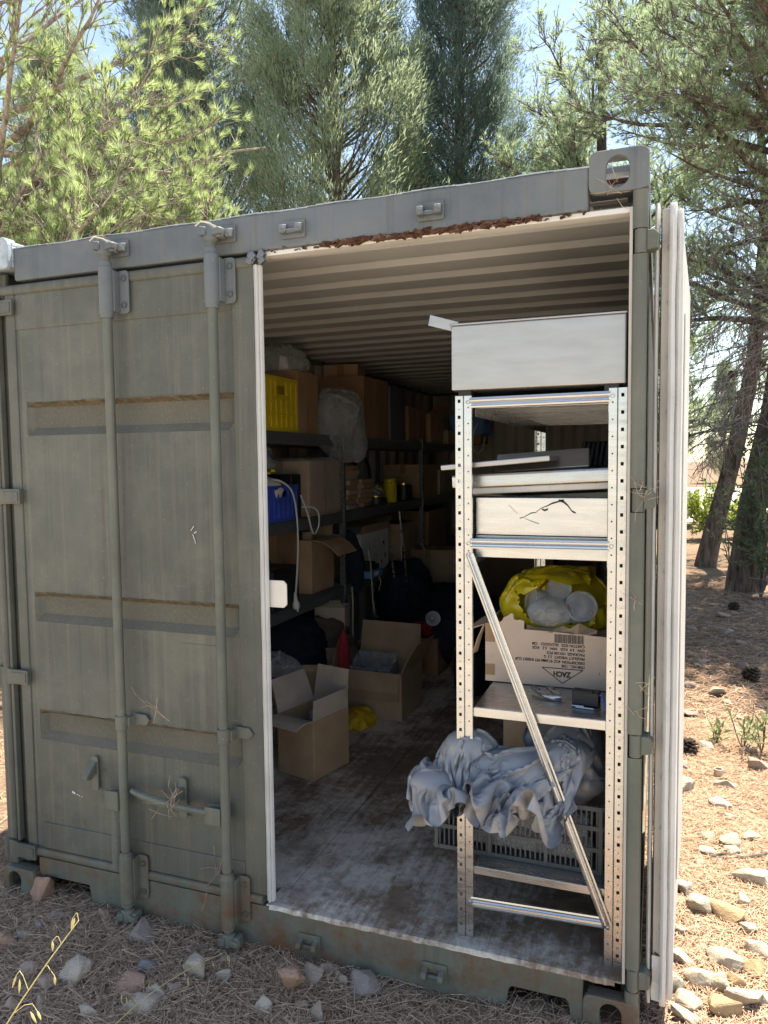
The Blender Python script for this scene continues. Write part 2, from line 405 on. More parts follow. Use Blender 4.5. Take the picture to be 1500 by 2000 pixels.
def npmesh(name, V, F, mat, parent=None, origin=(0, 0, 0), k=3, smooth=False):
    V = np.asarray(V, np.float32) - np.asarray(origin, np.float32); F = np.asarray(F, np.int32)
    me = bpy.data.meshes.new(name); me.vertices.add(len(V)); me.vertices.foreach_set('co', V.ravel())
    me.loops.add(F.size); me.loops.foreach_set('vertex_index', F.ravel()); me.polygons.add(len(F))
    me.polygons.foreach_set('loop_start', np.arange(0, F.size, k, dtype=np.int32)); me.polygons.foreach_set('loop_total', np.full(len(F), k, np.int32))
    if smooth: me.polygons.foreach_set('use_smooth', np.ones(len(F), bool))
    me.update(calc_edges=True); me.materials.append(M[mat])
    ob = bpy.data.objects.new(name, me); COL.objects.link(ob)
    ob.location = Vector(origin) - (Vector(parent['_w']) if parent is not None else Vector((0, 0, 0)))
    if parent is not None: ob.parent = parent
    ob['_w'] = Vector(origin); return ob
def rrect(w, h, r, n=5, cx=0, cz=0):
    P = []
    for (sx, sz, a0) in ((1, 1, 0), (-1, 1, 90), (-1, -1, 180), (1, -1, 270)):
        for i in range(n+1):
            a = R(a0 + 90*i/n); P.append((cx+sx*(w/2-r)+r*math.cos(a), cz+sz*(h/2-r)+r*math.sin(a)))
    return P
# ================================================================ GROUND
def gz(x, y):
    d = min(1, max(0, (math.hypot(x-1.2, y-2)-9)/30))
    v = .020*noise.noise((x*.9, y*.9, 0)) + .010*noise.noise((x*3.1, y*3.1, 4)) + d*.2*noise.noise((x*.06, y*.06, 9))
    if -.3 < x < 2.7 and -.1 < y < 6.3: v = min(v, .006)
    return v - .004
def ground():
    def ax(fine0, fine1, step, far):
        a = list(np.arange(fine0, fine1+1e-6, step)); lo = []; hi = []; s = step; p = fine0
        while p > -far: s *= 1.35; p -= s; lo.append(p)
        s = step; p = fine1
        while p < far: s *= 1.35; p += s; hi.append(p)
        return lo[::-1]+a+hi
    X = ax(-3, 6, .09, 400); Y = ax(-3, 9, .09, 400)
    V = [(x, y, gz(x, y)) for y in Y for x in X]; nx = len(X)
    F = [(j*nx+i, j*nx+i+1, (j+1)*nx+i+1, (j+1)*nx+i) for j in range(len(Y)-1) for i in range(nx-1)]
    o = npmesh('ground', V, F, 'ground', k=4, smooth=True); o['kind'] = 'structure'
    b = MB(); rng = random.Random(3)
    # pale gravel track beyond the pines
    P = []
    for i in range(41):
        x = -30+i*2.0; e = .5*noise.noise((x*.3, 1, 1)); P.append([(x, 19.5+e+.10*x, gz(x, 19.5)+.03), (x, 30+.10*x, gz(x, 30)+.05), (x, 44+.10*x-e, gz(x, 44)+.05)])
    b.grid(P); r = b.build('gravel_track', 'gravelroad', origin=(0, 22, 0)); r['kind'] = 'structure'
ground()

# ================================================================ CONTAINER
CW, CH, CD = 2.438, 2.591, 6.058
FL = .17                                   # floor level
ct = thing('shipping_container', 'dark green steel shipping container with one door folded open and one shut', 'container', (1.219, 3.0, 0))
def stadium(w, h, n=24):
    P = []; r = w/2
    for i in range(n):
        a = 2*math.pi*i/n; P.append((r*math.cos(a), r*math.sin(a)+(h/2-r)*(1 if math.sin(a) > 1e-6 else (-1 if math.sin(a) < -1e-6 else 0))))
    return P
def casting(x0, z0, hx=None, hz=None, y0=0., back=False, mat='header', front_rust=False):
    """corner casting: hollow steel block with an oval hole in its outer faces"""
    w, h, d, t = .162, .118, .178, .022
    b = MB(); n = 24
    def radial(P, n=48):
        P = [p for k in range(len(P)) for p in [(P[k][0]*(1-j/12)+P[(k+1) % len(P)][0]*j/12, P[k][1]*(1-j/12)+P[(k+1) % len(P)][1]*j/12) for j in range(12)]]
        return [min(P, key=lambda q: abs(math.remainder(math.atan2(q[1], q[0])-2*math.pi*i/n, 2*math.pi))) for i in range(n)]
    out = [(p[0], p[1]) for p in radial(rrect(w, h, .022 if not back else .01, 5))]
    inn = [(p[0]+(hx or 0), p[1]+(hz or 0)) for p in radial(stadium(.063, .086, 40))]
    cx, cz = x0+w/2, z0+h/2
    ys = y0 if not back else y0+d-t
    b.ring(out, inn, (cx, ys, cz), (1, 0, 0), (0, 0, 1), (0, t, 0))
    ya, yb = (y0+t, y0+d) if not back else (y0, y0+d-t)
    b.box(x0, x0+t, ya, yb, z0+.012, z0+h-.012)
    # outer side with its hole: four bars
    xo = x0+w-t; b.box(xo, x0+w, ya, yb, z0+.012, z0+.032); b.box(xo, x0+w, ya, yb, z0+h-.028, z0+h-.012)
    b.box(xo, x0+w, ya, ya+.03, z0+.032, z0+h-.028); b.box(xo, x0+w, yb-.045, yb, z0+.032, z0+h-.028)
    b.box(x0+t, xo, ya, yb, z0+.012, z0+.028)
    b.box(x0+.012, x0+w-.012, ya, ya+.03, z0+h-.02, z0+h-.001); b.box(x0+.012, x0+w-.012, yb-.05, yb, z0+h-.02, z0+h-.001)
    o = b.build('corner_casting', mat, ct, bev=.004)
    return o
c1 = casting(CW-.162, CH-.118, hx=-.002, hz=-.002); c1['label'] = 'rounded corner block with an oval hole'
MB().box(CW-.138, CW-.03, .060, .066, CH-.100, CH-.062).build('rust_lining', 'rust', c1)
casting(0, CH-.118, mat='bluegrey', y0=-.028)
casting(0, 0, hx=-.02, mat='sillgreen', y0=-.03); casting(CW-.162, 0, mat='sillgreen', y0=-.004)
for x in (0, CW-.162):
    for z in (0, CH-.118): casting(x, z, y0=CD-.178, back=True)
# header with drip lip, weld bead and rust
h = MB(); h.box(.162, CW-.162, .0, .07, 2.432, 2.552)
hd = h.build('header', 'header', ct, bev=.007)
b = MB()
for i in range(60): x = .165+(CW-.33)*i/59; b.obox((x, .006, 2.553+.002*math.sin(i*7)), (.021, .006, .0012+.001*random.random()), random.uniform(-.1, .1))
b.build('sunlit_ridge', 'bluegrey', hd, bev=.002)
b = MB(); b.box(1.21, CW-.045, .012, .05, 2.416, 2.4318); b.box(1.22, CW-.05, .05, .10, 2.427, 2.4405)
b.build('lip', 'cream', hd, bev=.003)
b = MB(); rng = random.Random(5)
for i in range(420):
    x = rng.uniform(1.44, 2.14) if i < 350 else rng.uniform(1.24, 2.30); k = 1 if 1.5 < x < 2.05 else .55
    s_ = rng.uniform(.003, .010)*k
    b.obox((x, rng.uniform(-.002, .012), 2.427+rng.uniform(-.007, .009)+.004*noise.noise((x*9, 0, 0))), (s_*1.5, .002+rng.random()*.003, s_*.42), mat=Matrix.Rotation(rng.uniform(-.5, .5), 3, 'Y') @ Matrix.Rotation(rng.uniform(-.5, .5), 3, 'X'))
o = b.build('rust_scale', 'rust', hd); o['kind'] = 'stuff'
def keeper(x, z, par, mat='header', up=1):
    b = MB(); b.obox((x, -.005, z), (.042, .005, .028))
    for sx in (-1, 1): b.prism([(0, 0), (.030, 0), (.036, .012), (.030, .026), (0, .034)], (x+sx*.028-.009, -.008, z-.017), (0, -1, 0), (0, 0, 1), (.018, 0, 0))
    b.tube([(x-.02, -.020, z-.008*up), (x+.02, -.020, z-.008*up)], .007, 8)
    return b.build('cam_keeper', mat, par, bev=.003)
for x in (1.352, 1.815): keeper(x, 2.485, hd)
for x in (.63, 1.065): keeper(x+.03, 2.497, hd)
# sill with fork pockets
P = [(.162, 0), (.19, 0), (.19, .095), (.41, .095), (.43, 0), (2.04, 0), (2.05, .072), (2.06, .085), (2.225, .085), (2.235, .072), (2.245, 0), (2.276, 0), (2.276, .1675), (.162, .1675)]
b = MB(); b.prism(P, (0, .0, 0), (1, 0, 0), (0, 0, 1), (0, .012, 0)); b.box(.162, 2.276, .0125, .11, .098, .1665)
sill = b.build('sill', 'sillgreen', ct, bev=.003)
for x in (1.362, 1.81): keeper(x, .078, sill, 'sillgreen')
b = MB(); b.lathe([(.001, -.006), (.011, -.006), (.013, 0)], (1.545, -.001, .095), 10, Matrix.Rotation(R(90), 3, 'X')); b.build('bolt', 'rust', sill)
# threshold plate and front white lip
b = MB(); b.box(1.19, CW-.05, .004, .118, FL-.002, FL+.004); b.build('threshold', 'thresh', ct, bev=.002)
P = []
for i in range(90):
    x = 1.205+i*(CW-.07-1.205)/89; n_ = .004*noise.noise((x*14, 2, 0))+.003*noise.noise((x*60, 3, 0))
    P.append([(x, -.0035, .162+n_), (x, -.0035, .1685), (x, .004, .1755), (x, .02+n_, .1762)])
b = MB(); b.grid(P); b.build('sill_paint_edge', 'thresh', sill, smooth=True)
# floor panels
rng = random.Random(2); xs = [.05, 1.222, 2.388]; ys = [[.121, 1.085, 2.30, 3.52, 4.74, 5.95], [.121, 1.070, 2.29, 3.50, 4.72, 5.95]]
for c in range(2):
    for r_ in range(5):
        dz = rng.uniform(-.0015, .0015)
        MB().box(xs[c]+.0015, xs[c+1]-.0015, ys[c][r_]+.002, ys[c][r_+1]-.002, FL-.028, FL+dz).build('floor_panel', 'floor', ct, bev=.002)
# walls and roof: corrugated steel
def corr(n, pitch, depth, L):
    """trapezoid profile points (s, h)"""
    P = []; s = 0
    while s < L-1e-6:
        P += [(s, 0), (s+pitch*.32, 0), (s+pitch*.5, depth), (s+pitch*.82, depth)]; s += pitch
    P.append((L, 0)); return [p for p in P if p[0] <= L+1e-6]
pr = []
for i in range(24):
    pr += [(i*.245, 0), (i*.245+.125, 0), (i*.245+.152, .019), (i*.245+.218, .019)]
pr = [q for q in pr if q[0] < 5.86]+[(5.86, 0)]
b = MB(); b.grid([[(.04, .10+s_, 2.492+h_), (1.2, .10+s_, 2.497+h_), (CW-.04, .10+s_, 2.492+h_)] for s_, h_ in pr])
b.build('roof', 'cream', ct, solid=.003)
pr = corr(0, .278, .036, 5.90)
b = MB(); b.grid([[(.012+h_, .08+s_, .16), (.012+h_, .08+s_, 2.50)] for s_, h_ in pr]); b.build('side_wall', ['wall_in'], ct, solid=.003)
b = MB(); b.grid([[(CW-.012-h_, .10+s_, .16), (CW-.012-h_, .10+s_, 2.50)] for s_, h_ in corr(0, .278, .036, 5.88)]); b.build('side_wall', 'green', ct, solid=.003)
pr = corr(0, .25, .04, 2.40)
b = MB(); b.grid([[(.02+s_, 5.955+h_, .16), (.02+s_, 5.955+h_, 2.50)] for s_, h_ in pr]); b.build('rear_wall', 'wall_in', ct, solid=.003)
for x0, x1 in ((0, .06), (CW-.06, CW)):
    MB().box(x0, x1, .15, CD-.10, 2.47, CH-.030).build('roof_rail', 'header', ct)
    MB().box(x0+.001, x1-.001, .178, CD-.178, .012, .158).build('bottom_rail', 'sillgreen', ct)
    MB().box(x0, x0+.06, CD-.16, CD-.002, .118, CH-.118).build('corner_post', 'green', ct)
MB().box(.05, CW-.05, 5.93, CD-.01, 2.47, 2.56).build('rear_header', 'header', ct); MB().box(.06, CW-.06, .10, .13, 2.482, 2.548).build('roof_plate', 'cream', ct)
for i in range(11): MB().box(.06, CW-.06, .45+i*.5, .49+i*.5, .03, .14).build('cross_member', 'sillgreen', ct)
# front posts
lp = MB(); lp.box(.001, .05, .0, .15, .118, CH-.118); lp.box(.05, .085, .03, .05, .118, CH-.118)
lp = lp.build('corner_post', 'green', ct, bev=.004)
rp = MB(); rp.box(CW-.040, CW-.001, .030, .15, .118, CH-.118); rp = rp.build('corner_post', 'post_green', ct, bev=.004)
b = MB(); b.box(CW-.050, CW-.041, .006, .08, .168, 2.43); b.build('seal_strip', 'beige', rp, bev=.002)
HZ = [2.333, 1.612, .898, .186]
segs = [(HZ[0]+.035, CH-.119), (HZ[1]+.035, HZ[0]-.035), (HZ[2]+.035, HZ[1]-.035), (HZ[3]+.035, HZ[2]-.035), (.02, HZ[3]-.035)]
for z0, z1 in segs:
    b = MB(); b.ring(rrect(.040, .030, .011, 4), rrect(.036, .026, .009, 4), (CW-.022, .014, z0), (1, 0, 0), (0, 1, 0), (0, 0, z1-z0)); b.prism(rrect(.037, .027, .009, 4), (CW-.022, .014, z0+.001), (1, 0, 0), (0, 1, 0), (0, 0, z1-z0-.002))
    b.build('hinge_bar', 'post_green', rp, smooth=True)

def hinge(z, par):
    b = MB(); b.tube([(CW-.020, .012, z-.033), (CW-.020, .012, z+.033)], .0165, 14)
    b.prism([(0, -.026), (.030, -.020), (.034, .014), (.020, .030), (0, .030)], (CW-.004, .006, z), (1, 0, 0), (0, 0, 1), (0, .05, 0))
    return b.build('hinge', 'post_green', par, bev=.002, smooth=True)
# ---- right door folded back along the side wall (turned 3 degrees off it)
def right_door():
    piv = Vector((CW+.02, .055, 0)); a = R(3.2); m = Matrix.Rotation(-a, 3, 'Z')
    def T(mb): mb.v = [tuple(m @ (Vector(p)-Vector((piv.x, piv.y, 0))) + Vector((piv.x, piv.y, 0))) for p in mb.v]; return mb
    x0 = CW+.019; x1 = CW+.092; y0 = .062
    b = MB(); b.box(x0+.012, x1-.022, y0+.015, y0+1.15, .115, 2.415)
    d = T(b).build('door', 'green', ct, bev=.003); d['label'] = 'open door folded back against the side wall'
    b = MB(); b.box(x1-.0215, x1-.006, y0+.02, y0+1.15, .12, 2.41); T(b).build('lining', 'white_clean', d, bev=.003)
    b = MB(); b.box(x1-.0055, x1-.001, y0+.35, y0+.80, .3, 2.2); T(b).build('lining_panel', 'white_clean', d, bev=.002)
    # gasket fins with slightly wavy edges
    def fin(xa, xb, ya, yb, z0, z1, mat, wav, nm):
        P = []
        N = 60
        for i in range(N+1):
            z = z0+(z1-z0)*i/N; n_ = wav*noise.noise((xa*90, z*5, 0))+wav*.5*noise.noise((xa*90, z*17, 2))
            t = 1 if i not in (0, N) else .2
            P.append([(xa, yb, z), (xa+n_*.3, ya+(1-t)*.02, z), ((xa+xb)/2+n_*.5, ya-.006*t+(1-t)*.02, z), (xb+n_, ya+.002+(1-t)*.02, z), (xb+n_, yb, z)])
        b = MB(); b.grid(P); T(b).build(nm, mat, d, smooth=True, sharp=60)
    fin(x0-.002, x0+.009, y0-.012, y0+.05, .085, 2.448, 'white_clean', .0015, 'gasket_fin')
    fin(x1-.036, x1-.018, y0-.030, y0+.06, .098, 2.440, 'white_clean', .0022, 'gasket_fin')
    fin(x1-.0185, x1-.001, y0-.012, y0+.07, .11, 2.425, 'white_clean', .0012, 'gasket_fin')
    b = MB(); b.box(x0+.016, x1-.035, y0+.002, y0+.014, .12, 2.43); T(b).build('retainer_strip', 'beige', d, bev=.002)
    for i in range(15):
        z = .18+i*.153; b = MB(); b.lathe([(.0005, -.004), (.0035, -.0042), (.0058, -.002), (.006, .002)], ((x0+x1)/2+.0, y0+.002, z), 10, Matrix.Rotation(R(90), 3, 'X'))
        T(b).build('rivet', 'galv_dark', d, smooth=True)
    b = MB()
    for i in range(16): b.obox(((x0+x1)/2-.006+random.uniform(-.012, .012), y0+.000, .20+random.uniform(-.02, .05)), (.007, .003, .012), mat=Matrix.Rotation(random.uniform(-.6, .6), 3, 'Y'))
    T(b).build('rust_patch', 'rust', d)
    b = MB(); P = [[(x0+.014+.004*noise.noise((i, 1, .3)), y0-.004-.003*(i % 2), .245-i*.035), (x1-.03, y0-.006, .245-i*.035)] for i in range(5)]
    b.grid(P); T(b).build('torn_flap', 'white', d, solid=.003)
    for z in HZ: hinge(z, d)
right_door()
# ---- left door, shut
def left_door():
    DX0, DX1 = .10, 1.196
    zs = [.205]; bands = [(1.972, 1.955, 1.874, 1.845), (1.237, 1.220, 1.150, 1.122), (.768, .752, .680, .650)]
    xs = [DX0, .188, .212, .5, .8, 1.085, 1.107, 1.108]
    cuts = [.205]+[q for bnd in reversed(bands) for q in reversed(bnd)]+[2.385]
    # subdivide
    Z = [];
    for a, c in zip(cuts[:-1], cuts[1:]): Z.append(a)
    Z.append(cuts[-1])
    D = .024; rows = []; kinds = []
    inner = set(); 
    for bnd in bands: inner |= {bnd[1], bnd[2]}
    b = MB()
    def yy(x, z): return (D if (z in inner and .2 < x < 1.09) else 0.) + .012
    V = [[(x, yy(x, z), z) for x in xs] for z in Z]
    for i in range(len(Z)-1):
        za, zb = Z[i], Z[i+1]
        k = 0
        for bnd in bands:
            if (za, zb) == (bnd[2], bnd[1]): k = 1
            elif (za, zb) == (bnd[1], bnd[0]): k = 2
            elif (za, zb) == (bnd[3], bnd[2]): k = 3
        for j in range(len(xs)-1):
            kk = k if 1 <= j <= 5 else 0
            if k == 3 and kk: kk = 1
            if j in (1, 5) and k == 1: kk = 0
            b.mat(kk); b.add([V[i][j], V[i][j+1], V[i+1][j+1], V[i+1][j]], [(0, 1, 2, 3)])
    b.v = b.v
    d = MB(); d.v, d.f, d.mi = b.v, b.f, b.mi
    d.mat(0)
    door = d.build('door', ['green', 'dust', 'dust_line'], ct, solid=.003)
    door['label'] = 'shut door with two locking bars and three recessed bands'
    # dirt lines along the upper edge of every band
    for bnd in bands:
        P = []
        for i in range(120):
            x = .192+i*.91/119; n_ = .006*noise.noise((x*9, bnd[0], 0))+.005*noise.noise((x*60, bnd[0], 1))
            P.append([(x, .0085, bnd[0]+.001+n_), (x, .0085, bnd[0]-.002), (x, .022, bnd[0]-.0095)])
        m = MB(); m.grid(P); m.build('dirt_line', 'dust_line', door, smooth=True)
    # stiles and rails
    m = MB(); m.box(1.108, 1.196, .004, .05, .205, 2.385); m.build('stile', 'green', door, bev=.003)
    m = MB(); m.box(.105, .150, .0045, .05, .205, 2.385); m.build('stile', 'green', door, bev=.004)
    m = MB(); m.box(.151, 1.107, .006, .0105, 2.25, 2.384); m.build('rail_plate', 'green', door, bev=.002)
    m = MB(); m.box(.191, 1.107, .0055, .0105, .206, .312); m.build('rail_plate', 'green', door, bev=.002)
    m = MB(); m.box(.86, 1.035, .008, .0112, .80, 1.085); m.build('patch_plate', 'green', door)
    # rounded gasket bars above and below
    m = MB(); m.prism(rrect(.04, .040, .014, 5), (.09, .016, 2.400), (0, 1, 0), (0, 0, 1), (1.105, 0, 0)); m.build('top_gasket', 'green', door, smooth=True)
    m = MB(); m.prism(rrect(.040, .032, .011, 5), (.10, .013, .188), (0, 1, 0), (0, 0, 1), (1.08, 0, 0)); m.build('bottom_gasket', 'sillgreen', door, smooth=True)
    # white edge gasket in ridges
    for k, (xa, xb, ya) in enumerate(((1.1965, 1.204, .0), (1.2045, 1.212, -.006), (1.2125, 1.220, .003))):
        P = []
        for i in range(60):
            z = .19+(2.388-.19)*i/59; n_ = .0015*noise.noise((k*7, z*6, 1))+.0008*noise.noise((k*7, z*25, 1))
            P.append([(xa, .022, z), (xa+n_, ya+.003, z), ((xa+xb)/2+n_, ya-.002, z), (xb+n_, ya+.003, z), (xb, .022, z)])
        m = MB(); m.grid(P); m.build('edge_gasket', 'white', door, smooth=True, sharp=50)
    m = MB(); P = [(-.014, 0), (.042, 0), (.054, .012), (.054, .082), (.042, .094), (-.014, .094)]
    m.prism(P, (1.229, .028, 1.233), (1, 0, 0), (0, 0, 1), (0, .006, 0)); o = m.build('stop_plate', 'plate_rusty', door, bev=.002); o['label'] = 'small white stop plate with rust stains'
    # torn gasket corner at the top
    m = MB()
    for i in range(9): m.obox((1.205+random.uniform(-.02, .03), random.uniform(-.012, .01), 2.405+random.uniform(-.015, .02)), (.012, .008, .009), mat=Matrix.Rotation(random.uniform(-1, 1), 3, 'Y'))
    m.build('torn_corner', 'galv_dark', door, bev=.003)
    # hinges
    for z in HZ:
        m = MB(); m.prism([(.0, -.034), (.05, -.036), (.072, -.029), (.158, -.029), (.158, .029), (.072, .029), (.05, .036), (0, .034)], (.0, -.004, z), (1, 0, 0), (0, 0, 1), (0, -.012, 0))
        m.box(.078, .150, -.0190, -.0162, z-.019, z+.019)
        m.tube([(.012, -.006, z-.036), (.012, -.006, z+.036)], .016, 10)
        m.build('hinge', 'green', door, bev=.003)
    m = MB(); m.tube([(.045, -.004, .235), (.045, -.004, 2.37)], .014, 10); m.build('hinge_bar', 'green', door, smooth=True)
    m = MB(); m.box(.060, .074, -.006, .02, .22, 2.38); m.build('seal_lip', 'green', door, bev=.003)
    # locking bars
    for bi, X in enumerate((.630, 1.065)):
        yb = -.045
        m = MB(); m.tube([(X, yb, .045), (X, yb, 2.465)], .0172, 14)
        lb = m.build('locking_bar', 'post_green', door, smooth=True)
        for z0, z1 in ((2.262, 2.425), (.098, .275)):
            m = MB(); m.lathe([(.020, z0-.014), (.0225, z0-.012), (.0225, z0), (.0255, z0+.002), (.0255, z1), (.0225, z1+.003), (.021, z1+.02)], (X, yb, 0), 18)
            m.box(X+.018, X+.030, yb+.004, -.011, z0+.010, z1-.010); m.prism(rrect(.05, z1-z0-.012, .014, 4), (X+.043, -.004, (z0+z1)/2), (1, 0, 0), (0, 0, 1), (0, -.007, 0))
            bk = m.build('bearing_bracket', 'header' if z0 > 1 else 'sillgreen', lb, bev=.003, smooth=True)
            for zz in (z0+.035, z1-.035):
                m = MB(); m.lathe([(.0005, -.006), (.007, -.0055), (.010, 0), (.010, .006)], (X+.050, -.011, zz), 10, Matrix.Rotation(R(90), 3, 'X')); m.build('bolt', 'post_green', bk, smooth=True)
        m = MB(); m.lathe([(.0205, -.026), (.022, -.024), (.022, .024), (.0205, .026)], (X, yb, .785), 14); m.prism([(0, -.022), (.07, -.02), (.085, 0), (.07, .02), (0, .022)], (X+.008, -.006, .787), (1, 0, 0), (0, 0, 1), (0, .005, 0))
        m.box(X+.014, X+.03, -.04, -.004, .768, .804)
        m.lathe([(.0005, -.006), (.008, -.0055), (.010, 0)], (X+.060, -.006, .787), 8, Matrix.Rotation(R(90), 3, 'X')); m.build('bar_clamp', 'post_green', lb, bev=.002, smooth=True)
        for zc, s_ in ((2.492, 1), (.05, -1)):       # cams
            m = MB(); m.lathe([(.0172, zc-.028), (.026, zc-.02), (.027, zc+.012), (.021, zc+.026)], (X, yb, 0), 14)
            m.obox((X+.020, yb-.012, zc), (.034, .012, .011), -.3); m.obox((X-.016, yb-.022, zc+.003), (.012, .014, .014), .4); m.obox((X+.036, yb+.004, zc), (.010, .02, .017))
            m.build('cam', 'header' if s_ > 0 else 'sillgreen', lb, bev=.004, smooth=True)
        m = MB(); m.tube([(X-.035, yb-.035, 2.512), (X-.01, yb-.04, 2.522), (X+.02, yb-.03, 2.515), (X+.035, yb-.01, 2.50)], .0026, 6); m.build('wire_tie', 'strap', lb)
        if bi == 0:
            m = MB(); m.box(X-.075, X-.014, yb-.02, yb-.008, .452, .525); m.box(X-.075, X-.014, yb+.012, yb+.022, .452, .525); m.build('handle_hub', 'post_green', lb, bev=.003)
            m = MB(); m.tube([(X-.048, yb-.002, .49), (X-.048, yb-.004, .43), (X-.046, yb-.008, .33), (X-.047, yb-.01, .22)], [.012, .013, .016, .015], 8)
            m.v = [(x, yb+(y-yb)*.45, z) for x, y, z in m.v]; m.build('handle', 'post_green', lb, smooth=True)
            m = MB(); m.lathe([(.0005, -.026), (.010, -.025), (.012, -.018)], (X-.046, yb, .492), 10, Matrix.Rotation(R(90), 3, 'X')); m.build('bolt', 'post_green', lb, smooth=True)
        else:
            m = MB(); m.box(X-.078, X-.014, yb-.016, yb-.008, .462, .526); m.box(X-.075, X-.014, yb+.010, yb+.018, .462, .526); m.build('handle_hub', 'post_green', lb, bev=.003)
            m = MB(); m.tube([(X-.07, yb-.004, .502), (X-.13, yb-.01, .506), (X-.20, yb-.016, .512), (X-.27, yb-.02, .520), (X-.34, yb-.022, .532), (X-.385, yb-.02, .542)], [.014, .013, .014, .015, .013, .009], 8)
            m.build('handle', 'post_green', lb, smooth=True)
            m = MB(); m.prism(rrect(.034, .15, .012, 4), (X-.205, -.001, .515), (1, 0, 0), (0, 0, 1), (0, -.006, 0)); m.prism([(0, -.03), (.05, -.022), (.062, 0), (.05, .01), (0, .012)], (X-.214, -.006, .545), (0, -1, 0), (0, 0, 1), (.018, 0, 0)); m.tube([(X-.205, -.03, .50), (X-.205, -.07, .495), (X-.20, -.072, .53), (X-.2, -.05, .56)], .006, 6)
            m.lathe([(.0005, -.006), (.009, -.005), (.012, 0)], (X-.205, -.007, .458), 9, Matrix.Rotation(R(90), 3, 'X')); m.build('handle_catch', 'post_green', door, bev=.002)
    m = MB(); m.prism(rrect(.032, .135, .012, 4), (.463, -.001, .553), (1, 0, 0), (0, 0, 1), (0, -.006, 0))
    m.prism([(0, -.012), (.026, -.034), (.052, -.03), (.056, -.016), (.030, .006), (0, .03)], (.448, -.006, .575), (0, -1, 0), (0, 0, 1), (.026, 0, 0))
    m.lathe([(.0005, -.006), (.008, -.005), (.011, 0)], (.463, -.007, .505), 9, Matrix.Rotation(R(90), 3, 'X')); m.build('handle_catch', 'post_green', door, bev=.003)
    # stray marks: chipped white paint, scratches
    for x, z, w_, h_, a in ((.345, .455, .008, .004, .3), (.362, .450, .003, .002, 0), (.372, .447, .004, .0015, .5), (.385, .444, .002, .002, 0), (.925, 1.502, .011, .0012, -.9), (.937, 1.488, .006, .0016, -.6), (.930, 1.47, .011, .0014, 1.2), (.935, 1.455, .007, .0012, 1.35)):
        m = MB(); m.obox((x, .0070, z), (w_, .0008, h_), mat=Matrix.Rotation(a, 3, 'Y')); m.build('paint_chip', 'white_clean', door)
left_door()
# ================================================================ RACKS
def perforated(mb, x0, w, z0, z1, y, sq, sx, pitch, hole, wav=0, phase=0., flip=1):
    """vertical sheet strip at depth y with rectangular holes in its middle column"""
    hw, hh = hole; xc = x0+w/2+sx; xl, xr = xc-hw/2, xc+hw/2
    z = z0+phase; rows = [z0]; kinds = []
    while z+hh/2+.004 < z1:
        rows += [z-hh/2, z+hh/2]; z += pitch
    rows.append(z1)
    for i in range(len(rows)-1):
        a, b = rows[i], rows[i+1]
        if b-a < 1e-5: continue
        cols = [x0, xl, xr, x0+w]
        for j in range(3):
            if i % 2 == 1 and j == 1: continue
            mb.add([(cols[j], y, a), (cols[j+1], y, a), (cols[j+1], y, b), (cols[j], y, b)], [(0, 1, 2, 3)])
def upright(x, y, z1, par, sgn=1, mat='galv', yd=1):
    """rolled post: strip with square holes, groove, strip with small holes, return flange. sgn: side of the strip with square holes"""
    b = MB(); W = .0235
    z0 = FL+.001
    def XX(a): return a if sgn > 0 else .050-a
    s = MB(); perforated(s, 0, W, z0, z1, 0, None, 0, .050, (.0088, .0105), phase=.045)
    perforated(s, .0275, .0225, z0, z1, .0025, None, .001, .050, (.0042, .0046), phase=.025)
    s.add([(W, 0, z0), (.0255, .007, z0), (.0255, .007, z1), (W, 0, z1)], [(0, 1, 2, 3)]); s.add([(.0255, .007, z0), (.0275, .0025, z0), (.0275, .0025, z1), (.0255, .007, z1)], [(0, 1, 2, 3)])
    s.add([(0, 0, z0), (0, .034, z0), (0, .034, z1), (0, 0, z1)], [(0, 1, 2, 3)]); s.add([(.05, .0025, z0), (.05, .016, z0), (.05, .016, z1), (.05, .0025, z1)], [(0, 1, 2, 3)])
    # small round-ish holes between the square ones are punched dimples
    s.v = [(x+XX(a), y+yd*c, z) for a, c, z in s.v]
    o = s.build('upright', mat, par, solid=.0016)
    return o
def dimples(x, y, z1, par, sgn):
    b = MB(); z = FL+.07
    xc = x+(.01175 if sgn > 0 else .050-.01175)
    while z < z1-.01:
        b.lathe([(.0004, -.0006), (.0024, -.0006), (.0024, .002)], (xc, y-.0006, z), 7, Matrix.Rotation(R(90), 3, 'X')); z += .05
    b.build('punch_marks', 'black', par)

rk = thing('shelving_rack', 'bright galvanised shelving rack with a diagonal brace inside the open doorway', 'shelving', (2.128, .9, FL))
RX0, RX1, RY0, RY1 = 1.872, 2.384, .062, 1.70
u1 = upright(RX0, RY0, 1.932, rk, 1); dimples(RX0, RY0, 1.93, u1, 1)
u2 = upright(RX1-.05, RY0, 1.937, rk, -1); dimples(RX1-.05, RY0, 1.937, u2, -1)
for x, s_ in ((RX0, 1), (RX1-.05, -1)): upright(x, RY1, 1.93, rk, s_, yd=-1)
def channel(p0, p1, w, nm='brace', par=rk, mat='galv', lip=.006):
    """folded channel: web with two raised lips, open side facing the viewer"""
    p0 = Vector(p0); p1 = Vector(p1); d = (p1-p0).normalized(); n = Vector((0, -1, 0)); s_ = d.cross(n).normalized()
    b = MB(); pr = [(-w/2, .0), (-w/2, lip), (-w/2+.004, lip+.001), (-w/2+.006, .001), (-w*.12, 0), (0, .0025), (w*.12, 0), (w/2-.006, .001), (w/2-.004, lip+.001), (w/2, lip), (w/2, 0)]
    b.grid([[p+s_*a+n*c for a, c in pr] for p in (p0, p1)]); return b.build(nm, mat, par, solid=.0015)
yb_ = RY0+.004
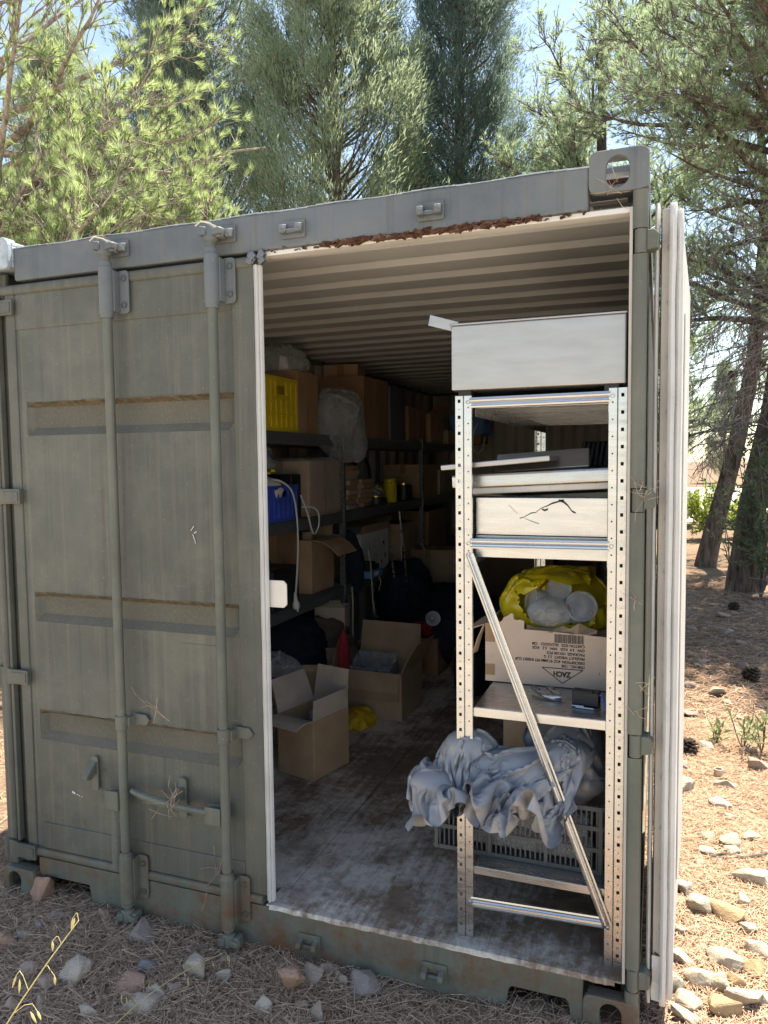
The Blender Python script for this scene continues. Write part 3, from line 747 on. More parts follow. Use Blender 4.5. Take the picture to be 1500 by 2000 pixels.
channel((RX0+.045, yb_, 1.910), (RX1-.047, yb_, 1.913), .030)
channel((RX0+.045, yb_, 1.470), (RX1-.047, yb_, 1.472), .030)
channel((RX0+.045, yb_, .297), (RX1-.047, yb_, .313), .034)
channel((RX0+.043, yb_-.006, 1.435), (RX1-.043, yb_-.006, .312), .028)
for x, z in ((RX0+.040, 1.912), (RX0+.040, 1.47), (RX0+.040, 1.435), (RX0+.040, .297), (RX1-.040, 1.914), (RX1-.040, 1.472), (RX1-.040, .318), (RX1-.040, .300)):
    b = MB(); b.lathe([(.0004, -.0055), (.004, -.005), (.006, -.002), (.006, .003)], (x, yb_-.006, z), 10, Matrix.Rotation(R(90), 3, 'X')); b.build('bolt', 'galv', rk, smooth=True)
def shelf(z, th=.034, y0=RY0+.045, y1=RY1-.04, mat='galv'):
    s = MB(); s.box(RX0+.052, RX1-.052, y0, y0+.002, z-th, z-.0005); s.box(RX0+.05, RX0+.054, y0+.0025, y1, z-th, z-.004); s.box(RX1-.054, RX1-.05, y0+.0025, y1, z-th, z-.004)
    o = s.build('shelf', mat, rk, bev=.001)
    n = 12; pit = (y1-y0-.004)/n
    for i in range(n):
        a = y0+.003+i*pit
        b = MB(); b.grid([[(x, a, z-.022), (x, a, z), (x, a+pit-.003, z), (x, a+pit-.003, z-.022), (x, a+pit-.02, z-.022)] for x in (RX0+.055, RX1-.055)])
        b.build('deck_panel', mat, o, solid=.0012)
    return o
shelf(1.929); shelf(1.456, .034); shelf(.940, .030, RY0+.012); shelf(.412, .026, RY0+.012)
for z in (1.90, 1.43, .92, .39):     # long side beams of the rack
    for x in (RX0+.052, RX1-.054): MB().box(x-.001, x+.0008, RY0+.05, RY1-.03, z-.03, z+.012).build('side_beam', 'galv', rk)

# ---- rack along the left wall
lr = thing('shelving_rack', 'long dull grey shelving rack along the left wall loaded with boxes', 'shelving', (.30, 3.1, FL))
LX0, LX1 = .075, .52; PY = [.56, 2.30, 4.06, 5.80]; LZ = [1.905, 1.405, .915]
def lpost(x, y):
    b = MB(); s = MB(); z0, z1 = FL+.001, 2.0 if False else 1.93
    perforated(s, 0, .034, z0, z1, 0, None, 0, .05, (.008, .010), phase=.04)
    s.add([(.034, 0, z0), (.034, .034, z0), (.034, .034, z1), (.034, 0, z1)], [(0, 1, 2, 3)])
    s.v = [(x-.034+a, y+c, z) for a, c, z in s.v]; s.build('upright', 'galv_dark', lr, solid=.002)
    MB().box(x-.0005, x+.0025, y-.002, y+.003, z0, z1).build('upright_edge', 'galv', lr)
for y in PY:
    lpost(LX1, y); MB().box(LX0, LX0+.03, y, y+.03, FL, 1.93).build('upright', 'galv_dark', lr)
for z in LZ:
    for k in range(3):
        y0, y1 = PY[k]+.036, PY[k+1]-.004
        b = MB(); b.box(LX1-.032, LX1-.002, y0, y1, z-.070, z-.012); b.box(LX0, LX0+.03, y0, y1, z-.070, z-.012)
        o = b.build('shelf_beam', 'galv_dark', lr, bev=.003)
        MB().box(LX0+.002, LX1-.004, y0, y1, z-.0115, z).build('shelf_board', 'galv_dark', o, bev=.002)
    for k in range(4): MB().box(LX0+.03, LX1-.036, PY[k]+.004, PY[k]+.02, z-.06, z-.0125).build('cross_beam', 'galv_dark', lr)

# ================================================================ BOXES AND CRATES
def rotpt(c, rz):
    cs, sn = math.cos(rz), math.sin(rz); return lambda x, y, z: (c[0]+x*cs-y*sn, c[1]+x*sn+y*cs, c[2]+z)
def XF(mb, c, rz):
    f = rotpt(c, rz); mb.v = [f(*p) for p in mb.v]; return mb
def carton(label, c, w, d, h, rz=0, mat='card', inner=None, flaps=(), open_=True, tape=True, group=None, name='cardboard_box', t=.005, dent=0):
    """c: centre of the base; flaps: (side, angle from upright outwards in degrees, length)"""
    th = thing(name, label, 'box', c, group)
    b = MB()
    if open_:
        for x0, x1, y0, y1 in ((-w/2, w/2, -d/2, -d/2+t), (-w/2, w/2, d/2-t, d/2), (-w/2, -w/2+t, -d/2+t, d/2-t), (w/2-t, w/2, -d/2+t, d/2-t)): b.box(x0, x1, y0, y1, .0, h)
        b.box(-w/2+t, w/2-t, -d/2+t, d/2-t, .001, .006)
    else: b.box(-w/2, w/2, -d/2, d/2, 0, h)
    XF(b, c, rz).build('body', mat, th, bev=.0025)
    for side, ang, ln in flaps:
        a = R(ang); W = w if side in 'fb' else d; dist = (d if side in 'fb' else w)/2-t/2
        P = []
        for i in range(4):
            s_ = ln*i/3; bend = a*(.75+.25*i/3)
            P.append([(u, -(dist+s_*math.sin(bend)), h+s_*math.cos(bend)+.002) for u in (-W/2+.004+.004*i, 0, W/2-.004-.004*i)])
        q = MB(); q.grid(P); ro = {'f': 0, 'r': R(90), 'b': R(180), 'l': R(-90)}[side]
        XF(XF(q, (0, 0, 0), ro), c, rz).build('flap', inner or mat, th, solid=t*.9)
    if tape and not open_:
        for q in (MB().box(-.025, .025, -d/2-.0012, d/2+.0012, h-.0002, h+.0012), MB().box(-.025, .025, -d/2-.0016, -d/2-.0002, h-.08, h-.0005), MB().box(w/2+.0002, w/2+.0014, -.024, .024, .02, h-.02)): XF(q, c, rz).build('tape', 'tape', th)
    return th
def crate(label, c, w, d, h, rz, mat, name='plastic_crate', group=None, ribs=6):
    th = thing(name, label, 'crate', c, group); t = .006
    for side in range(4):
        W, dist = (w, d/2) if side % 2 == 0 else (d, w/2); b = MB(); hl = .055; hz0, hz1 = h*.68, h*.84
        # wall with handle opening on every side
        b.box(-W/2, -hl, -t, 0, 0, h); b.box(hl, W/2-t, -t, 0, 0, h); b.box(-hl, hl, -t, 0, 0, hz0); b.box(-hl, hl, -t, 0, hz1, h)
        # rim, base band and ribs
        b.box(-W/2-.004, W/2+.003, -t-.011, -t-.0002, h-.022, h); b.box(-W/2-.002, W/2+.002, -t-.008, -t-.0002, 0, .022); b.box(-W/2-.001, W/2+.001, -t-.007, -t-.0002, h*.30, h*.30+.010)
        for i in range(ribs+1):
            x = -W/2+.006+(W-.012)*i/ribs
            if abs(x) < hl+.006: b.box(x-.003, x+.003, -t-.0085, -t-.0002, .022, hz0-.03)
            else: b.box(x-.003, x+.003, -t-.0085, -t-.0002, .022, h-.022)
        b.box(-hl-.012, hl+.012, -t-.009, -t-.0002, hz0-.014, hz0-.001); b.box(-hl-.014, -hl-.002, -t-.0095, -t-.0002, hz0-.014, h-.022); b.box(hl+.002, hl+.014, -t-.0095, -t-.0002, hz0-.014, h-.022)
        b.v = [(x, y-dist+t, z) for x, y, z in b.v]
        XF(XF(b, (0, 0, 0), side*R(90)), c, rz).build('wall', mat, th, bev=.0012)
    b = MB(); b.box(-w/2+t, w/2-t, -d/2+t, d/2-t, .003, .010); XF(b, c, rz).build('base', mat, th)
    return th
# ---- crumpled soft things
def unit(a): return a/np.maximum(np.linalg.norm(a, axis=-1, keepdims=True), 1e-9)
def ico(n):
    bm = bmesh.new(); bmesh.ops.create_icosphere(bm, subdivisions=n, radius=1); v = np.array([x.co[:] for x in bm.verts]); f = [[y.index for y in x.verts] for x in bm.faces]; bm.free(); return v, np.array(f)
ICO = {}
def tri(x): return 2*np.abs(2*(x-np.floor(x+.5)))-1
def crumple(c, r, seed, amp=.12, freq=1.6, n=5, sub=None, shape=None, flat=None, soft=.5, fac=46):
    if n not in ICO: ICO[n] = ico(n)
    v, f = ICO[n]; v = v.copy(); g = np.random.default_rng(seed)
    q = v + .25*np.stack([np.sin(v[:, (k+1) % 3]*2.3+g.uniform(0, 6))*np.cos(v[:, (k+2) % 3]*1.9+g.uniform(0, 6)) for k in range(3)], 1)
    d = np.zeros(len(v)); fr = freq
    for o in range(9):
        k = g.normal(size=3); k /= np.linalg.norm(k)
        wv = .35*np.sin(q @ g.normal(size=3)*2.2+g.uniform(0, 6))
        d += .42*amp*(fr/freq)**-.9*tri(q @ k*fr+wv+g.uniform(0, 1))*(.5+.5*np.sin(q @ g.normal(size=3)*2.5+g.uniform(0, 6)))
        fr *= 1.28
    if fac:
        st = q*g.uniform(.6, 1.3, 3)
        for sg in (1, -1):
            C = unit(g.normal(size=(fac, 3)))*g.uniform(.6, 1.3, 3); G = g.normal(size=(fac, 3))*.55; B = g.normal(size=fac)*.22
            h_ = np.full(len(v), -9.)
            for i in range(fac):
                e_ = st-C[i]; h_ = np.maximum(h_, B[i]+e_ @ G[i]-2.6*(e_**2).sum(1))
            d += sg*amp*1.15*(h_-np.median(h_))
    low = sum(g.uniform(.5, 1)*np.sin(v @ g.normal(size=3)*1.7+g.uniform(0, 6)) for _ in range(3))/3
    P = v*(1+d+soft*.25*low)[:, None]*np.array(r)
    if shape is not None: P = shape(P, v)
    P = P+np.array(c)
    if flat is not None: P[:, 2] = np.maximum(P[:, 2], flat+.002*(np.sin(P[:, 0]*70)+1))
    return P, f
def subdiv(F, arrs):
    e = np.sort(np.concatenate([F[:, [0, 1]], F[:, [1, 2]], F[:, [2, 0]]]), 1); u, inv = np.unique(e, axis=0, return_inverse=True); inv = inv.ravel(); n = len(arrs[0]); m = len(F)
    out = [np.concatenate([a, (a[u[:, 0]]+a[u[:, 1]])/2]) for a in arrs]; a, b, c = n+inv[:m], n+inv[m:2*m], n+inv[2*m:]
    return np.concatenate([np.stack([F[:, 0], a, c], 1), np.stack([F[:, 1], b, a], 1), np.stack([F[:, 2], c, b], 1), np.stack([a, b, c], 1)]), out
def buckle(c, shape, seed, ex=1.16, start=2, levels=4, pull=.035, flat=None, nz=.22, its=110, folds=2):
    """sheet with more surface than its shape can hold: it buckles into folds and creases.  shape(v) maps unit directions to offsets"""
    g = np.random.default_rng(seed); v, F = ico(start); T = shape(v); U = T*ex; P = T.copy()
    for lv in range(levels):
        if lv:
            F, (v, U, P) = subdiv(F, [v, U, P]); v = unit(v); T = shape(v)
            if lv >= folds:
                E = np.unique(np.sort(np.concatenate([F[:, [0, 1]], F[:, [1, 2]], F[:, [2, 0]]]), 1), axis=0); deg = np.bincount(E.ravel(), minlength=len(P)).astype(float)[:, None]
                P = P+g.normal(size=P.shape)*np.linalg.norm(P[E[0, 0]]-P[E[0, 1]])*.07
                for _ in range(2):
                    acc = np.stack([np.bincount(E[:, 0], P[E[:, 1], a], len(P))+np.bincount(E[:, 1], P[E[:, 0], a], len(P)) for a in range(3)], 1)/deg; P = P+.38*(acc-P)
                continue
        E = np.unique(np.sort(np.concatenate([F[:, [0, 1]], F[:, [1, 2]], F[:, [2, 0]]]), 1), axis=0); rest = np.linalg.norm(U[E[:, 0]]-U[E[:, 1]], axis=1)*(1+.02*lv)
        deg = np.bincount(E.ravel(), minlength=len(P)).astype(float)[:, None]; P = P+g.normal(size=P.shape)*rest.mean()*nz
        for _ in range(its):
            d = P[E[:, 0]]-P[E[:, 1]]; L = np.linalg.norm(d, axis=1)+1e-9; k = (d*((L-rest)/L)[:, None])*.5; acc = np.empty_like(P)
            for a in range(3): acc[:, a] = np.bincount(E[:, 1], k[:, a], len(P))-np.bincount(E[:, 0], k[:, a], len(P))
            P += 1.5*acc/deg; P += (T-P)*pull/(1+lv)
            if flat is not None: P[:, 2] = np.maximum(P[:, 2], flat-c[2])
    return P+np.array(c), F
def drape(c, cores, size, seed, n=5, steps=420, grav=.00012, wind=.0012, floor=None, comp=.25, bend=.12, refine=0, suck=.0035):
    """loose closed sheet falling over solid cores (ellipsoids: offset, radii); returns a mesh full of hanging folds"""
    g = np.random.default_rng(seed); v, F = ico(n); U = v*np.array(size); P = U.copy()*.98+g.normal(size=v.shape)*.002
    W = [(g.normal(size=3)*6, g.normal(size=3), g.uniform(0, 6)) for _ in range(6)]
    def solve(P, E, rest, deg, ks, kc):
        d = P[E[:, 0]]-P[E[:, 1]]; L = np.linalg.norm(d, axis=1)+1e-9; e = L-rest; k = (d*(e*np.where(e > 0, ks, kc)/L)[:, None])*.5; acc = np.empty_like(P)
        for a in range(3): acc[:, a] = np.bincount(E[:, 1], k[:, a], len(P))-np.bincount(E[:, 0], k[:, a], len(P))
        return P+1.6*acc/deg
    def run(P, U, v, F, steps, grav, wind, bend):
        e3 = np.sort(np.concatenate([F[:, [0, 1]], F[:, [1, 2]], F[:, [2, 0]]]), 1); op = np.concatenate([F[:, 2], F[:, 0], F[:, 1]]); o_ = np.lexsort((e3[:, 1], e3[:, 0])); E = e3[o_][::2]; B = np.stack([op[o_][::2], op[o_][1::2]], 1)
        rest = np.linalg.norm(U[E[:, 0]]-U[E[:, 1]], axis=1); deg = np.bincount(E.ravel(), minlength=len(P)).astype(float)[:, None]; rb = np.linalg.norm(U[B[:, 0]]-U[B[:, 1]], axis=1); db = np.bincount(B.ravel(), minlength=len(P)).astype(float)[:, None]; V = np.zeros_like(P)
        for it in range(steps):
            P0 = P.copy(); P = P+V; P[:, 2] -= grav*(1 if it > 30 else 0)
            if it < steps*.6:
                for d, k, ph in W: P += wind*.4*np.sin(v @ d*1.3+ph+it*.02)[:, None]*k
                P -= P*suck                     # the slack is drawn on to the core
            for _ in range(3): P = solve(P, E, rest, deg, 1., comp)
            P = solve(P, B, rb, db, bend, bend*.7)
            for o, r_ in cores:
                q = (P-np.array(o))/np.array(r_); m = np.linalg.norm(q, axis=1); k = m < 1; P[k] = (q[k]/m[k][:, None])*np.array(r_)+np.array(o); nn = unit(q[k]/np.array(r_)); dd = P[k]-P0[k]; P[k] -= .85*(dd-nn*(dd*nn).sum(1)[:, None])
            if floor is not None: P[:, 2] = np.maximum(P[:, 2], floor-c[2])
            V = (P-P0)*.86
        return P
    P = run(P, U, v, F, steps, grav, wind, bend)
    if refine:
        F, (v, U, P) = subdiv(F, [v, U, P]); P = P+g.normal(size=P.shape)*.0006; P = run(P, U*1.03, v, F, refine, grav*.3, 0., bend*.5)
    return P+np.array(c), F
def sheet(c, cores, LX, LY, seed, nx=110, ny=80, steps=420, grav=.0003, squeeze=.0012, comp=.35, bend=.10, wave=.02, z0=.16, rot=0., shift=(0, 0), damp=.88, floor=None, tuck=0.):
    """flat sheet dropped over solid lumps and bunched up: hanging folds, thin hems"""
    g = np.random.default_rng(seed); x, y = np.meshgrid(np.linspace(-LX/2, LX/2, nx), np.linspace(-LY/2, LY/2, ny), indexing='ij'); U = np.stack([x, y, 0*x], -1).reshape(-1, 3); P = U.copy()
    cs, sn = math.cos(rot), math.sin(rot); P[:, 0], P[:, 1] = P[:, 0]*cs-P[:, 1]*sn+shift[0], P[:, 0]*sn+P[:, 1]*cs+shift[1]
    for _ in range(5): k = g.normal(size=2)*11; P[:, 2] += wave*np.sin(U[:, 0]*k[0]+U[:, 1]*k[1]+g.uniform(0, 6))
    P[:, 2] += z0
    I = np.arange(nx*ny).reshape(nx, ny); E = np.concatenate([np.stack([I[:-1].ravel(), I[1:].ravel()], 1), np.stack([I[:, :-1].ravel(), I[:, 1:].ravel()], 1), np.stack([I[:-1, :-1].ravel(), I[1:, 1:].ravel()], 1), np.stack([I[1:, :-1].ravel(), I[:-1, 1:].ravel()], 1)])
    B = np.concatenate([np.stack([I[:-3].ravel(), I[3:].ravel()], 1), np.stack([I[:, :-3].ravel(), I[:, 3:].ravel()], 1)])
    rest = np.linalg.norm(U[E[:, 0]]-U[E[:, 1]], axis=1); deg = np.bincount(E.ravel(), minlength=len(P)).astype(float)[:, None]; rb = np.linalg.norm(U[B[:, 0]]-U[B[:, 1]], axis=1); db = np.bincount(B.ravel(), minlength=len(P)).astype(float)[:, None]; V = np.zeros_like(P)
    def solve(P, E, rest, deg, ks, kc):
        d = P[E[:, 0]]-P[E[:, 1]]; L = np.linalg.norm(d, axis=1)+1e-9; e = L-rest; k = (d*(e*np.where(e > 0, ks, kc)/L)[:, None])*.5; acc = np.empty_like(P)
        for a in range(3): acc[:, a] = np.bincount(E[:, 1], k[:, a], len(P))-np.bincount(E[:, 0], k[:, a], len(P))
        return P+1.7*acc/deg
    for it in range(steps):
        P0 = P.copy(); P = P+V; P[:, 2] -= grav
        if it < steps*.65: P[:, 0] -= (P[:, 0])*squeeze; P[:, 1] -= (P[:, 1]+.02)*squeeze*.6
        if tuck: low = np.clip(-P[:, 2]/.12, 0, 1)[:, None]; P[:, 1:2] += tuck*low*np.sign(.03-P[:, 1:2])*.001
        for _ in range(4): P = solve(P, E, rest, deg, 1., comp)
        P = solve(P, B, rb, db, bend, bend)
        for o, r_ in cores:
            q = (P-np.array(o))/np.array(r_); m = np.linalg.norm(q, axis=1); k = m < 1; P[k] = (q[k]/m[k][:, None])*np.array(r_)+np.array(o); nn = unit(q[k]/np.array(r_)); dd = P[k]-P0[k]; P[k] -= .6*(dd-nn*(dd*nn).sum(1)[:, None])
        if floor is not None: P[:, 2] = np.maximum(P[:, 2], floor-c[2])
        V = (P-P0)*damp
    F = np.stack([I[:-1, :-1].ravel(), I[1:, :-1].ravel(), I[1:, 1:].ravel(), I[:-1, 1:].ravel()], 1)
    return P+np.array(c), np.concatenate([F[:, [0, 1, 2]], F[:, [0, 2, 3]]])
def lobes(xz, yf, yb):
    """star outline in the XZ plane given as (degrees, radius), with front and back depth"""
    a = np.array([p[0] for p in xz], float); r_ = np.array([p[1] for p in xz], float)
    def f(v):
        th = np.degrees(np.arctan2(v[:, 2], v[:, 0])) % 360; r = np.interp(th, np.concatenate([a, [a[0]+360]]), np.concatenate([r_, [r_[0]]])); q = np.stack([v[:, 0]*r, np.where(v[:, 1] < 0, v[:, 1]*yf, v[:, 1]*yb), v[:, 2]*r], 1); return q
    return f
def ell(*r): return lambda v: v*np.array(r)
def soft(name, label, cat, parts, mat, group=None, smooth=True):
    """several crumpled lumps welded into one mesh = one soft thing"""
    V = []; F = []; o = 0
    for P, f in parts: V.append(P); F.append(f+o); o += len(P)
    V = np.concatenate(V); F = np.concatenate(F); org = ((V[:, 0].min()+V[:, 0].max())/2, (V[:, 1].min()+V[:, 1].max())/2, V[:, 2].min())
    ob = npmesh(name, V, F, mat, None, org, 3, smooth); ob.data.set_sharp_from_angle(angle=R(55))
    if label: tag(ob, label, cat, group)
    return ob

# ---------------------------------------------------------------- things on the left rack, top shelf
Z1, Z2, Z3 = LZ
crate('yellow plastic crate with a handle slot on the top shelf', (.285, 1.495, Z1+.001), .42, .37, .30, 0, 'yellow')
carton('brown cardboard box beside the yellow crate on the top shelf', (.30, 1.835, Z1+.001), .40, .27, .36, 0, 'card_dark', open_=False)
soft('plastic_wrap', 'crumpled clear plastic wrap lying on the box beside the yellow crate', 'plastic wrap', [drape((.31, 1.82, Z1+.455), [((0, 0, 0), (.17, .16, .075)), ((.06, .16, -.02), (.07, .06, .06))], (.22, .22, .125), 11, 5, 260, floor=Z1+.364)], 'film')
def bagshape(P, v):
    P = P.copy(); s = np.clip(-(v[:, 2])-.1, 0, 1); P[:, 0] *= 1-.5*s; P[:, 1] = P[:, 1]*(1-.45*s)+s*.10; return P
soft('plastic_bag', 'big clear plastic bag slumping over the edge of the top shelf', 'plastic bag',
     [drape((.48, 2.30, Z1+.15), [((0, -.03, 0), (.17, .25, .14)), ((.10, .10, -.20), (.06, .12, .13)), ((-.03, .30, .15), (.08, .12, .10))], (.23, .36, .26), 21, 5, 300)], 'film')
carton('tall brown cardboard box behind the clear plastic bag on the top shelf', (.29, 2.98, Z1+.001), .42, .50, .44, 0, 'card_dark', open_=False)
carton('tall grey carton right of the tall brown box on the top shelf', (.29, 3.47, Z1+.001), .42, .36, .42, 0, 'galv_dark', open_=False, tape=False, name='grey_carton')
carton('brown cardboard box beyond the grey carton, second along the shelf', (.30, 4.02, Z1+.001), .38, .50, .29, 0, 'card_dark', open_=False)
carton('open brown box with a raised flap on the far end of the top shelf', (.30, 4.62, Z1+.001), .38, .42, .27, 0, 'card', flaps=(('r', 40, .14),))
carton('small pale carton on the edge of the far top shelf', (.40, 5.13, Z1+.001), .20, .28, .14, 0, 'card_in', open_=False, tape=False, name='small_carton')
bc = crate('light blue plastic basket with a hanging cable near the far top shelf', (.62, 5.42, Z1+.10), .34, .30, .20, 0, 'blue2', name='plastic_basket')
carton('flat brown box carrying the light blue basket', (.52, 5.42, Z1+.001), .50, .34, .097, 0, 'card_dark', open_=False, tape=False)
b = MB(); b.tube([(.74, 5.25, 2.12), (.70, 5.23, 2.02), (.69, 5.22, 1.86), (.74, 5.22, 1.80), (.80, 5.22, 1.86), (.82, 5.23, 1.98)], .009, 7)
tag(b.build('cable', 'whitep', smooth=True), 'pale cable looped below the light blue basket', 'cable')
# ---------------------------------------------------------------- second shelf
crate('royal blue plastic crate under the yellow one, second shelf', (.29, 1.485, Z2+.001), .42, .34, .20, 0, 'blue')
e = thing('electric_heater_cord', 'white appliance with a long cord hanging from the blue crate', 'appliance', (.40, 1.45, Z2+.14))
b = MB(); b.lathe([(.002, .0), (.085, .0), (.095, .03), (.09, .09), (.06, .115), (.002, .12)], (.40, 1.44, Z2+.13), 20, Matrix.Rotation(R(25), 3, 'Y')); b.build('housing', 'whitep', e, smooth=True)
b = MB(); b.tube(cr([(.44, 1.45, Z2+.235), (.49, 1.48, Z2+.225), (.53, 1.535, Z2+.17), (.545, 1.56, Z2+.05), (.55, 1.565, Z2-.12), (.548, 1.555, Z2-.26), (.55, 1.53, Z2-.38), (.552, 1.52, Z2-.42)]), .0055, 8); b.build('cord', 'whitep', e, smooth=True)
b = MB(); b.tube(cr([(.535, 1.64, Z2+.14), (.552, 1.69, Z2+.03), (.556, 1.735, Z2-.07), (.556, 1.775, Z2-.095), (.556, 1.83, Z2-.05), (.552, 1.84, Z2+.02), (.545, 1.78, Z2+.06), (.535, 1.66, Z2+.07)]), .0055, 8); b.build('cord_loop', 'whitep', e, smooth=True)
b = MB(); b.lathe([(.006, .05), (.009, .03), (.012, .0), (.021, -.012), (.022, -.035), (.016, -.045), (.001, -.046)], (.552, 1.518, Z2-.455), 14, Matrix.Rotation(R(8), 3, 'X')); b.tube([(.565, 1.505, Z2-.495), (.572, 1.50, Z2-.512)], .0028, 6); b.tube([(.560, 1.525, Z2-.498), (.566, 1.522, Z2-.515)], .0028, 6); b.build('plug', 'whitep', e, smooth=True)
b = MB(); b.box(.13, .47, 1.66, 1.78, Z2+.001, Z2+.26); tag(b.build('black_case', 'black', bev=.008), 'black plastic case between the blue crate and the film wrapped box', 'case')
b = MB(); b.box(.10, .40, 1.32, 1.62, Z2+.215, Z2+.255); o = tag(b.build('black_tray', 'black', bev=.008), 'flat black tray resting on the blue crate', 'tray')
soft('plastic_bag', 'small clear bag with yellow strips on the black tray', 'plastic bag', [crumple((.30, 1.50, Z2+.345), (.12, .12, .09), 31, .2, 1.8, 4, flat=Z2+.256)], 'film')
b = MB(); b.obox((.40, 1.56, Z2+.285), (.012, .13, .007), .5); b.obox((.38, 1.58, Z2+.270), (.012, .12, .007), .35); tag(b.build('yellow_strip', 'yellow', bev=.003), 'yellow strips on the black tray above the blue crate', 'strip')
fb = carton('brown cardboard box wrapped in shiny film on the second shelf', (.305, 2.045, Z2+.001), .40, .46, .335, 0, 'card', open_=False)
P, f = crumple((0, 0, 0), (1, 1, 1), 33, .10, 2.2, 5)
v0, _ = ICO[5]; mx = np.abs(v0).max(1, keepdims=True); cube = v0/mx; dd = (np.linalg.norm(P, axis=1)-1)
q = cube*np.array((.206, .236, .174)) + v0*(np.abs(dd)*.05)[:, None] + np.array((.305, 2.045, Z2+.180)); q[:, 2] = np.maximum(q[:, 2], Z2+.002)
npmesh('shrink_wrap', q, f, 'film_thin', fb, fb['_w'][:], 3, True)
rng = random.Random(12)
for i in range(9):
    z = Z2+.001+i*.034; b = MB(); b.obox((.36+rng.uniform(-.02, .02), 2.56+rng.uniform(-.02, .02), z+.0165), (.12, .10, .0155), rng.uniform(-.12, .12)); tag(b.build('flat_carton', 'card' if i % 3 else 'card_in', bev=.002), 'flat brown carton, %s in the stack right of the rack post' % ('bottom one', 'second from the bottom', 'third from the bottom', 'fourth from the bottom', 'middle one', 'fourth from the top', 'third from the top', 'second from the top', 'topmost')[i], 'carton', 'flat cartons in the near stack')
for i in range(6):
    z = Z2+.001+i*.034; b = MB(); b.obox((.36+rng.uniform(-.02, .02), 2.84+rng.uniform(-.02, .02), z+.0165), (.12, .11, .0155), rng.uniform(-.12, .12)); tag(b.build('flat_carton', 'card2', bev=.002), 'flat brown carton, %s in the lower stack farther along' % ('bottom one', 'second from the bottom', 'third from the bottom', 'third from the top', 'second from the top', 'topmost')[i], 'carton', 'flat cartons in the far stack')
def jar(label, c, r, h, mat, lid=None):
    t = thing('jar', label, 'jar', c); b = MB(); b.lathe([(.001, 0), (r*.92, 0), (r, .006), (r, h*.8), (r*.8, h*.87), (r*.8, h*.9)], c, 18); b.build('body', mat, t, smooth=True)
    b = MB(); b.lathe([(r*.84, h*.87), (r*.85, h), (.001, h+.001)], c, 18); b.build('lid', lid or mat, t, smooth=True)
jar('yellow can standing on the second shelf of the far bay', (.44, 3.43, Z2+.001), .055, .19, 'yellow')
jar('black jar with a brass lid on the second shelf, far bay', (.44, 3.77, Z2+.001), .075, .15, 'black', 'gold')
jar('low black tin left of the yellow can on the second shelf', (.45, 3.08, Z2+.001), .085, .07, 'black', 'gold')
b = MB(); b.tube([(.33+.0*i, 3.10+.17*math.cos(i*.4), Z2+.20+.17*math.sin(i*.4)) for i in range(16)], .012, 7); tag(b.build('cable_coil', 'black', smooth=True), 'black cable coil leaning behind the low black tin', 'cable')
soft('plastic_bag', 'crumpled clear bag between the flat cartons and the yellow can', 'plastic bag', [crumple((.36, 3.2, Z2+.075), (.11, .14, .075), 36, .2, 1.8, 4, flat=Z2+.002)], 'film')
# ---------------------------------------------------------------- third shelf
ob_ = carton('large open brown cardboard box with a bent flap on the third shelf', (.265, 2.075, Z3+.001), .40, .33, .335, 0, 'card', flaps=(('r', 118, .20), ('b', 22, .15), ('l', 5, .10)))
carton('tall brown cardboard box behind the black case on the third shelf', (.225, 1.66, Z3+.001), .30, .46, .41, 0, 'card_dark', open_=False)
t = thing('paper_cup_stack', 'stack of paper cups sticking out of the large open box', 'cups', (.40, 1.98, Z3+.26))
for i in range(9):
    z = Z3+.27+i*.0125; b = MB(); b.lathe([(.030, 0), (.040, .010), (.042, .0125), (.039, .0125)], (.40, 1.99, z), 16); b.build('cup', 'card_in', t, smooth=True)
b = MB(); b.box(.34, .535, 1.29, 1.60, Z3+.001, Z3+.235); t = tag(b.build('black_case', 'black', bev=.01), 'black tool case below the hanging plug, third shelf', 'case')
b = MB(); b.tube([(.40, 1.40, Z3+.236), (.40, 1.41, Z3+.262), (.40, 1.50, Z3+.262), (.40, 1.51, Z3+.236)], .008, 7); b.build('grip', 'black', t)
b = MB(); b.obox((.45, 1.27, Z3+.13), (.06, .010, .129), .1); tag(b.build('card_sheet', 'card2', bev=.002), 'upright card sheet left of the black tool case', 'card')
wb = carton('white carton with dark green printed marks on the third shelf', (.30, 2.95, Z3+.001), .38, .58, .30, 0, 'whitecard', open_=True, flaps=(('r', 15, .06), ('b', 60, .16)), inner='card2', name='white_carton')
def pring(c, r, par, mat='ink_green', th_=.003, axis='x'):
    b = MB(); b.tube([(c[0], c[1]+r*math.cos(i*.3927), c[2]+r*math.sin(i*.3927)) for i in range(17)], th_/2, 5); b.build('print_mark', mat, par)
for y, z, r_ in ((2.80, Z3+.20, .032), (2.93, Z3+.215, .030), (2.95, Z3+.10, .033), (3.13, Z3+.18, .020)): pring((.4905, y, z), r_, wb)
for y, z, a, h_ in ((2.82, Z3+.14, .010, .022), (3.13, Z3+.20, .018, .012), (3.16, Z3+.10, .012, .018), (3.08, Z3+.06, .012, .012)): MB().box(.4902, .4912, y-a, y+a, z-h_, z+h_).build('print_mark', 'ink_green', wb)
f_ = lambda x, y, z: (x, y, z)
t = thing('blue_meter', 'blue tray device with a black top on the third shelf edge', 'device', (.515, 2.72, Z3+.001))
b = MB(); b.box(.43, .60, 2.58, 2.80, Z3+.001, Z3+.05); b.build('tray', 'blue2', t, bev=.006)
b = MB(); b.box(.45, .58, 2.59, 2.79, Z3+.051, Z3+.085); b.box(.47, .56, 2.62, 2.76, Z3+.086, Z3+.105); b.build('device', 'black', t, bev=.004)
MB().box(.6005, .602, 2.64, 2.72, Z3+.015, Z3+.042).build('sticker', 'whitep', t)
